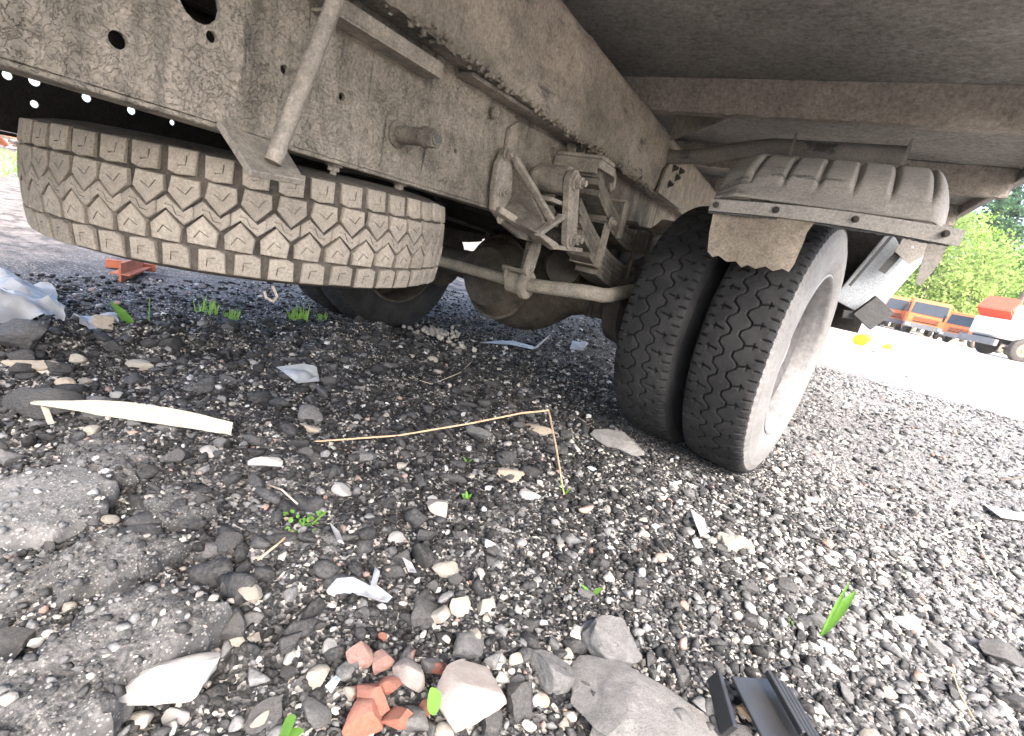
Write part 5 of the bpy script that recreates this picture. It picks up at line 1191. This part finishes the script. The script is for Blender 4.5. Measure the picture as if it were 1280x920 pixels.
# ------------------------------------------------------------------ background left: grass bank and scrap
gb = np.random.default_rng(31); bm = bmesh.new()
for k in range(2600):
    x, y = gb.uniform(-24, -10.5), gb.uniform(-.5, 6.5); z = gz(x, y); hgt = gb.uniform(.05, .16); w = .012
    a = gb.uniform(0, 6.28); d = Vector((math.cos(a), math.sin(a), 0)) * w; t = Vector((gb.normal(0, .04), gb.normal(0, .04), hgt))
    p = Vector((x, y, z)); v = [bm.verts.new(p - d), bm.verts.new(p + d), bm.verts.new(p + t)]; bm.faces.new(v)
o = obj('grass_bank', bm, M_grass); o['kind'] = 'stuff'; tag(o, 'strip of bright grass beyond the sandy ground on the left', 'grass')
sr = random.Random(6)
for i, (x, y, w, hh, lb) in enumerate([(-26, 5.6, 1.6, .9, 'dark rusty scrap pile at the far left edge'), (-27, 7.4, 1.2, .7, 'lower rusty scrap pile behind the grass strip')]):
    bm = bmesh.new()
    for k in range(26):
        a = Vector((x + sr.uniform(-w, w), y + sr.uniform(-w, w), sr.uniform(0, hh))); b = a + Vector((sr.uniform(-1, 1), sr.uniform(-1, 1), sr.uniform(-.2, .3))); bm_bar(bm, a, b, sr.uniform(.04, .2), sr.uniform(.03, .1))
    tag(obj('scrap_pile', bm, M_twig if i else M_rust), lb, 'scrap')

# ------------------------------------------------------------------ background right: parked trucks, trees
M_or = plain('orange_truck_paint', (.62, .17, .05), .5, .12, 3, 0, .4); M_redb = plain('red_tipper_paint', (.60, .10, .05), .55, .12, 2, 0, .4); M_wh = plain('white_truck_paint', (.72, .72, .71), .45, .06, 2, 0, .4)
M_gl = plain('dark_windscreen', (.025, .03, .035), .15, .2, 2, 0, .5); M_bk = plain('black_trim', (.03, .03, .03), .6, .2, 5, 0, .3); M_tyb = plain('far_tyre', (.07, .065, .06), .85, .2, 6, 0, .2); M_lamp = plain('headlamp_glass', (.6, .6, .58), .2, .1, 5, 0, .5); M_bum = plain('grey_bumper', (.16, .16, .16), .6, .2, 5, 0, .3); M_yel = plain('yellow_sack', (.70, .42, .03), .7, .15, 6, .004); M_hub = plain('orange_hub', (.50, .22, .12), .7, .15, 8, 0)
def PB(name, lo, hi, mat, par, mw, bev=.02):
    bm = bmesh.new(); bm_box(bm, lo, hi, bev); return obj(name, bm, mat, par, mw)
def far_wheel(par, mw, x, y, r=.5, w=.28, hub=M_hub):
    s = 1 if x > 0 else -1
    bm = bmesh.new(); bm_lathe(bm, [(-w / 2, r * .55), (-w / 2, r * .92), (-w / 2 + .04, r), (w / 2 - .04, r), (w / 2, r * .92), (w / 2, r * .55)], None, 28); o = obj('wheel', bm, M_tyb, par, mw @ T(x, y, r)); auto_smooth(o.data)
    bm = bmesh.new(); bm_lathe(bm, [(s * (w / 2 + .004), r * .56), (s * (w / 2 - .03), r * .5), (s * (w / 2 - .04), r * .25), (s * (w / 2 + .05), r * .2), (s * (w / 2 + .06), .01)], None, 24); obj('hub', bm, hub, o, mw @ T(x, y, r))
def parked_truck(x, y, rz, label, paint, body, raised=0, sc=1.0):
    root = empty('parked_truck', (x, y, gz(x, y)), rz); mw = WM[root.name] @ Matrix.Scale(sc, 4); tag(root, label, 'truck', 'orange trucks parked in a row')
    bm = bmesh.new()                                         # cab with raked windscreen, front towards -Y
    pf = [(0, .75), (-.02, 1.55), (.14, 2.55), (.30, 2.68), (1.75, 2.68), (1.85, 2.5), (1.85, .75)]
    a = [bm.verts.new((-1.2, yy, z)) for yy, z in pf]; b = [bm.verts.new((1.2, yy, z)) for yy, z in pf]
    bm.faces.new(a); bm.faces.new(b[::-1])
    for i in range(len(pf)): j = (i + 1) % len(pf); bm.faces.new((a[i], b[i], b[j], a[j]))
    bmesh.ops.recalc_face_normals(bm, faces=bm.faces); bmesh.ops.bevel(bm, geom=list(bm.edges), offset=.07, segments=2, affect='EDGES'); cab = obj('cab', bm, paint, root, mw)
    bm = bmesh.new(); q = [bm.verts.new(p) for p in ((-1.08, -.035, 1.60), (1.08, -.035, 1.60), (1.02, .11, 2.42), (-1.02, .11, 2.42))]; bm.faces.new(q); r = bmesh.ops.extrude_face_region(bm, geom=list(bm.faces)); bmesh.ops.translate(bm, verts=[v for v in r['geom'] if isinstance(v, bmesh.types.BMVert)], vec=(0, -.02, .004)); obj('windscreen', bm, M_gl, cab, mw)
    PB('grille', (-.75, -.06, .98), (.75, -.01, 1.34), M_bk, cab, mw)
    for z in (1.06, 1.16, 1.26): PB('grille_bar', (-.74, -.09, z), (.74, -.062, z + .035), paint, cab, mw, 0)
    PB('bumper', (-1.22, -.22, .50), (1.22, .10, .86), M_bum, root, mw)
    for s in (-1, 1):
        PB('headlight', (s * .98 - .14, -.26, .60), (s * .98 + .14, -.225, .78), M_lamp, root, mw)
        PB('mirror', (s * 1.42 - .09, .02, 1.6), (s * 1.42 + .09, .09, 2.2), M_bk, root, mw); PB('side_window', (s * 1.205 - .012, .4, 1.62), (s * 1.205 + .012, 1.3, 2.35), M_gl, cab, mw)
        for yy in (.75, 4.1, 5.4): far_wheel(root, mw, s * 1.02, yy)
    PB('frame', (-.45, .3, .75), (.45, 6.3, .98), M_bk, root, mw)
    bmw = mw if not raised else mw @ T(0, 6.2, 1.0) @ Matrix.Rotation(-raised, 4, 'X') @ T(0, -6.2, -1.0)
    bo_ = PB('tipper_body', (-1.25, 2.1, 1.0), (1.25, 6.4, 1.15), body, root, bmw)
    for s in (-1, 1): PB('body_side', (s * 1.25 - .05, 2.1, 1.155), (s * 1.25 + .05, 6.4, 2.25), body, bo_, bmw)
    PB('body_front', (-1.19, 2.1, 1.155), (1.19, 2.2, 2.5), body, bo_, bmw); PB('tailgate', (-1.19, 6.3, 1.155), (1.19, 6.395, 2.2), body, bo_, bmw)
    return root
def gpt0(px, py): return onz(px, py, 0)
for (px, py), rz, lb, rs_ in [((1149, 420), -.05, 'orange truck parked head-on, third from the left by the trees', 0), ((1116, 412), -.05, 'orange truck parked head-on, second from the left by the trees', 0), ((1093, 405), .0, 'orange truck partly hidden behind the grey guard, leftmost in the row', 0)]:
    q = gpt0(px, py); parked_truck(q.x, q.y, rz, lb, M_or, M_or, rs_, 1.05)
q = gpt0(1190, 430); parked_truck(q.x, q.y, -.75, 'orange truck with its red tipper body raised, beside the white truck', M_or, M_redb, math.radians(38), .85)
# white truck, side on, cut by the picture edge
q = gpt0(1226, 441.5); root = empty('white_truck', (q.x, q.y, 0), math.radians(-62)); tag(root, 'white truck with orange wheel hubs cut off by the right picture edge', 'truck'); mw = WM[root.name]
for s in (-1, 1):
    far_wheel(root, mw, 0 + s * 1.0 + 1.0 * 0, 1.0, .62, .32); far_wheel(root, mw, s * 1.0, 5.0, .62, .32); far_wheel(root, mw, s * 1.0, 6.5, .62, .32)
PB('bonnet', (-1.0, -.4, 1.0), (1.0, 1.9, 2.0), M_wh, root, mw, .12); cabw = PB('cab', (-1.15, 1.7, .9), (1.15, 3.5, 3.0), M_wh, root, mw, .12); PB('side_window', (-1.17, 2.0, 2.0), (1.17, 3.1, 2.75), M_gl, cabw, mw)
PB('fender', (-1.18, .25, 1.30), (1.18, 1.75, 1.42), M_wh, root, mw, .05); PB('frame', (-.5, -.5, .75), (.5, 7.4, 1.0), M_bk, root, mw)
for z in (1.45, 1.6, 1.75): PB('louvre', (-1.02, .2, z), (1.02, 1.2, z + .05), M_bum, root, mw, 0)
PB('step', (-1.15, 2.0, .45), (1.15, 3.3, .60), M_bk, root, mw); PB('fuel_tank', (-1.2, 3.5, .55), (-.6, 4.3, 1.1), M_bum, root, mw, .1); PB('white_box', (-1.2, 3.7, 1.1), (1.2, 7.5, 3.1), M_wh, root, mw)
PB('bumper', (-1.15, -.65, .55), (1.15, -.42, .9), M_bum, root, mw)
def sack(px, py, wpx, label, seed):
    q = gpt0(px, py); a = wpx / 2 * depth(q) / F_PX; me = rock_mesh('yellow_sack', seed, 3, 3, .12, M_yel); tag(obj('yellow_sack', me, None, None, T(q.x, q.y, a * .6) @ Matrix.Diagonal((a, a * .8, a * .8, 1))), label, 'sack', 'yellow sacks on the yard')
sack(1076, 432, 22, 'larger yellow sack lying on the bright yard', 5); sack(1108, 436, 11, 'smaller yellow sack right of the larger one on the yard', 6)
put_rock('far_stone', 1091, 440, 5, M_charst, 'single dark stone on the bright yard below the yellow sacks', flat=.6, seed=4, sub=2)
M_fol = [plain('spring_foliage_%d' % i, c, .7, .3, 1.2, 0, .2, trans=.45) for i, c in enumerate([(.27, .40, .07), (.18, .31, .07), (.33, .44, .13), (.07, .14, .06)])]
M_bark = plain('bark', (.13, .105, .085), .9, .3, 5, .01)
def tree(x, y, hgt, rad, mat, label, seed, conifer=False, nl=2600, bare=.22):
    r = np.random.default_rng(seed); root = empty('conifer_tree' if conifer else 'leafy_tree', (x, y, 0)); tag(root, label, 'tree', 'trees behind the parked trucks')
    bm = bmesh.new(); tw = hgt * .014 + .05; top = Vector((x + r.normal(0, .3), y, hgt * .96))
    bm_tube(bm, [Vector((x, y, -.1)), Vector((x, y, hgt * .3)), top], [tw, tw * .8, tw * .15], 8)
    limbs = []
    for k in range(14):
        t = r.uniform(bare, .9); a = r.uniform(0, 6.28); b = Vector((x, y, hgt * t)); L = rad * (1.05 - t * .75) * r.uniform(.6, 1)
        e = b + Vector((math.cos(a) * L, math.sin(a) * L, (-.1 if conifer else .45) * L)); limbs.append((b, e)); bm_tube(bm, [b, b.lerp(e, .5) + Vector((0, 0, .1)), e], [tw * .35, tw * .22, .015], 5)
    obj('trunk', bm, M_bark, root)
    # leaf clumps around limb ends
    cl = []
    for b, e in limbs:
        for k in range(5): q = b.lerp(e, r.uniform(.3, 1.05)); cl.append((q.x + r.normal(0, rad * .15), q.y + r.normal(0, rad * .15), q.z + r.normal(0, rad * .16)))
    if conifer:
        for k in range(60): t = r.uniform(bare, 1); a = r.uniform(0, 6.28); L = rad * (1.02 - t) * r.uniform(.3, 1); cl.append((x + math.cos(a) * L, y + math.sin(a) * L, hgt * t))
    else:
        for k in range(34): t = r.uniform(bare, 1); a = r.uniform(0, 6.28); L = rad * math.sqrt(max(.02, 1 - ((t - .55) / .5) ** 2)) * r.uniform(.2, 1); cl.append((x + math.cos(a) * L, y + math.sin(a) * L, hgt * t))
    cl = np.array(cl); c = cl[r.integers(0, len(cl), nl)]; sg = rad * (.10 if conifer else .15); P = c + r.normal(0, 1, (nl, 3)) * np.array([sg, sg, sg * .7]); P[:, 2] = np.maximum(P[:, 2], .4)
    s = r.uniform(.10, .24, nl) * (hgt / 12) ** .5
    u = r.normal(size=(nl, 3)); u /= np.linalg.norm(u, axis=1)[:, None]; v = np.cross(u, r.normal(size=(nl, 3))); v /= np.linalg.norm(v, axis=1)[:, None]
    Q = np.stack([P - u * s[:, None], P + v * s[:, None] * .6, P + u * s[:, None], P - v * s[:, None] * .6], 1).reshape(-1, 3)
    me = mesh_of('crown', Q, [(4 * i, 4 * i + 1, 4 * i + 2, 4 * i + 3) for i in range(nl)]); obj('crown', me, mat, root)
tr = [(1096, 398, 66, 9.5, 3.6, 0, 'yellow-green leafy tree leftmost beside the grey guard', 0), (1118, 402, 70, 10.5, 3.4, 1, 'darker green leafy tree behind the second orange truck', 0), (1138, 406, 64, 9.0, 3.8, 2, 'pale blossom-like leafy tree behind the third orange truck', 0), (1160, 411, 72, 10.0, 3.6, 0, 'bright leafy tree right of the third orange truck', 0),
      (1178, 414, 78, 13.5, 3.0, 3, 'dark conifer rising above the leafy trees', 1), (1192, 416, 66, 8.0, 3.2, 2, 'low bright leafy tree in front of the conifers', 0), (1206, 418, 82, 14.5, 2.8, 3, 'tall dark conifer behind the raised tipper', 1), (1226, 424, 70, 7.5, 3.4, 1, 'leafy tree behind the raised tipper body', 0),
      (1250, 430, 74, 8.0, 3.6, 0, 'leafy tree above the white truck', 0), (1275, 437, 72, 8.5, 3.6, 2, 'leafy tree at the right edge of the picture', 0), (1075, 394, 74, 9.5, 3.6, 1, 'leafy tree mostly hidden behind the grey guard', 0), (1107, 400, 84, 12.5, 4.2, 0, 'taller bright leafy tree behind the leftmost trees', 0), (1150, 408, 88, 12, 4.2, 1, 'tall mid-green leafy tree between the conifer and the pale tree', 0), (1194, 415, 92, 17, 3.0, 3, 'tallest dark conifer in the middle of the wood edge', 1), (1238, 426, 90, 11, 4.2, 0, 'broad bright leafy tree behind the white truck', 0)]
for i, (px, py, Yd, hgt, rad, mi, lb, con) in enumerate(tr):
    r_ = ray(px, py); k = Yd / r_[1]; tree(float(r_[0] * k), Yd, hgt * 1.35, rad * 1.15, M_fol[mi], lb, 40 + i, bool(con), 4200, .10)
r_ = ray(1250, 428); k = 58 / r_[1]; bx_ = float(r_[0] * k); bm = bmesh.new(); bm_tube(bm, [(bx_, 58, 0), (bx_ + .1, 58, 9), (bx_ + .3, 58, 19)], [.22, .18, .07], 8)
root = empty('pine_tree', (bx_, 58, 0)); tag(root, 'tall bare pine trunk leaning above the white truck', 'tree'); obj('trunk', bm, M_bark, root)
cr = np.random.default_rng(3); nl = 1500; P = np.array([bx_ + .3, 58, 18.5]) + cr.normal(0, 1, (nl, 3)) * np.array([1.2, 1.2, 1.6]); u = cr.normal(size=(nl, 3)) * .14; v = cr.normal(size=(nl, 3)) * .08
Q = np.stack([P - u, P + v, P + u, P - v], 1).reshape(-1, 3); obj('crown', mesh_of('crown', Q, [(4 * i, 4 * i + 1, 4 * i + 2, 4 * i + 3) for i in range(nl)]), M_fol[3], root)

# ------------------------------------------------------------------ added thin volume standing in for veiling glare
bm = bmesh.new(); bm_box(bm, (-980, -980, -1.5), (980, 980, 27)); hz = obj('glare_veil', bm, None); hz['kind'] = 'stuff'
m, n, l, p = new_mat('thin_glare_veil'); n.remove(p); v = n.new('ShaderNodeVolumePrincipled'); v.inputs['Color'].default_value = (.95, .95, .95, 1); v.inputs['Density'].default_value = .0004
l.new(v.outputs[0], n['Material Output'].inputs['Volume']); hz.data.materials.append(m)
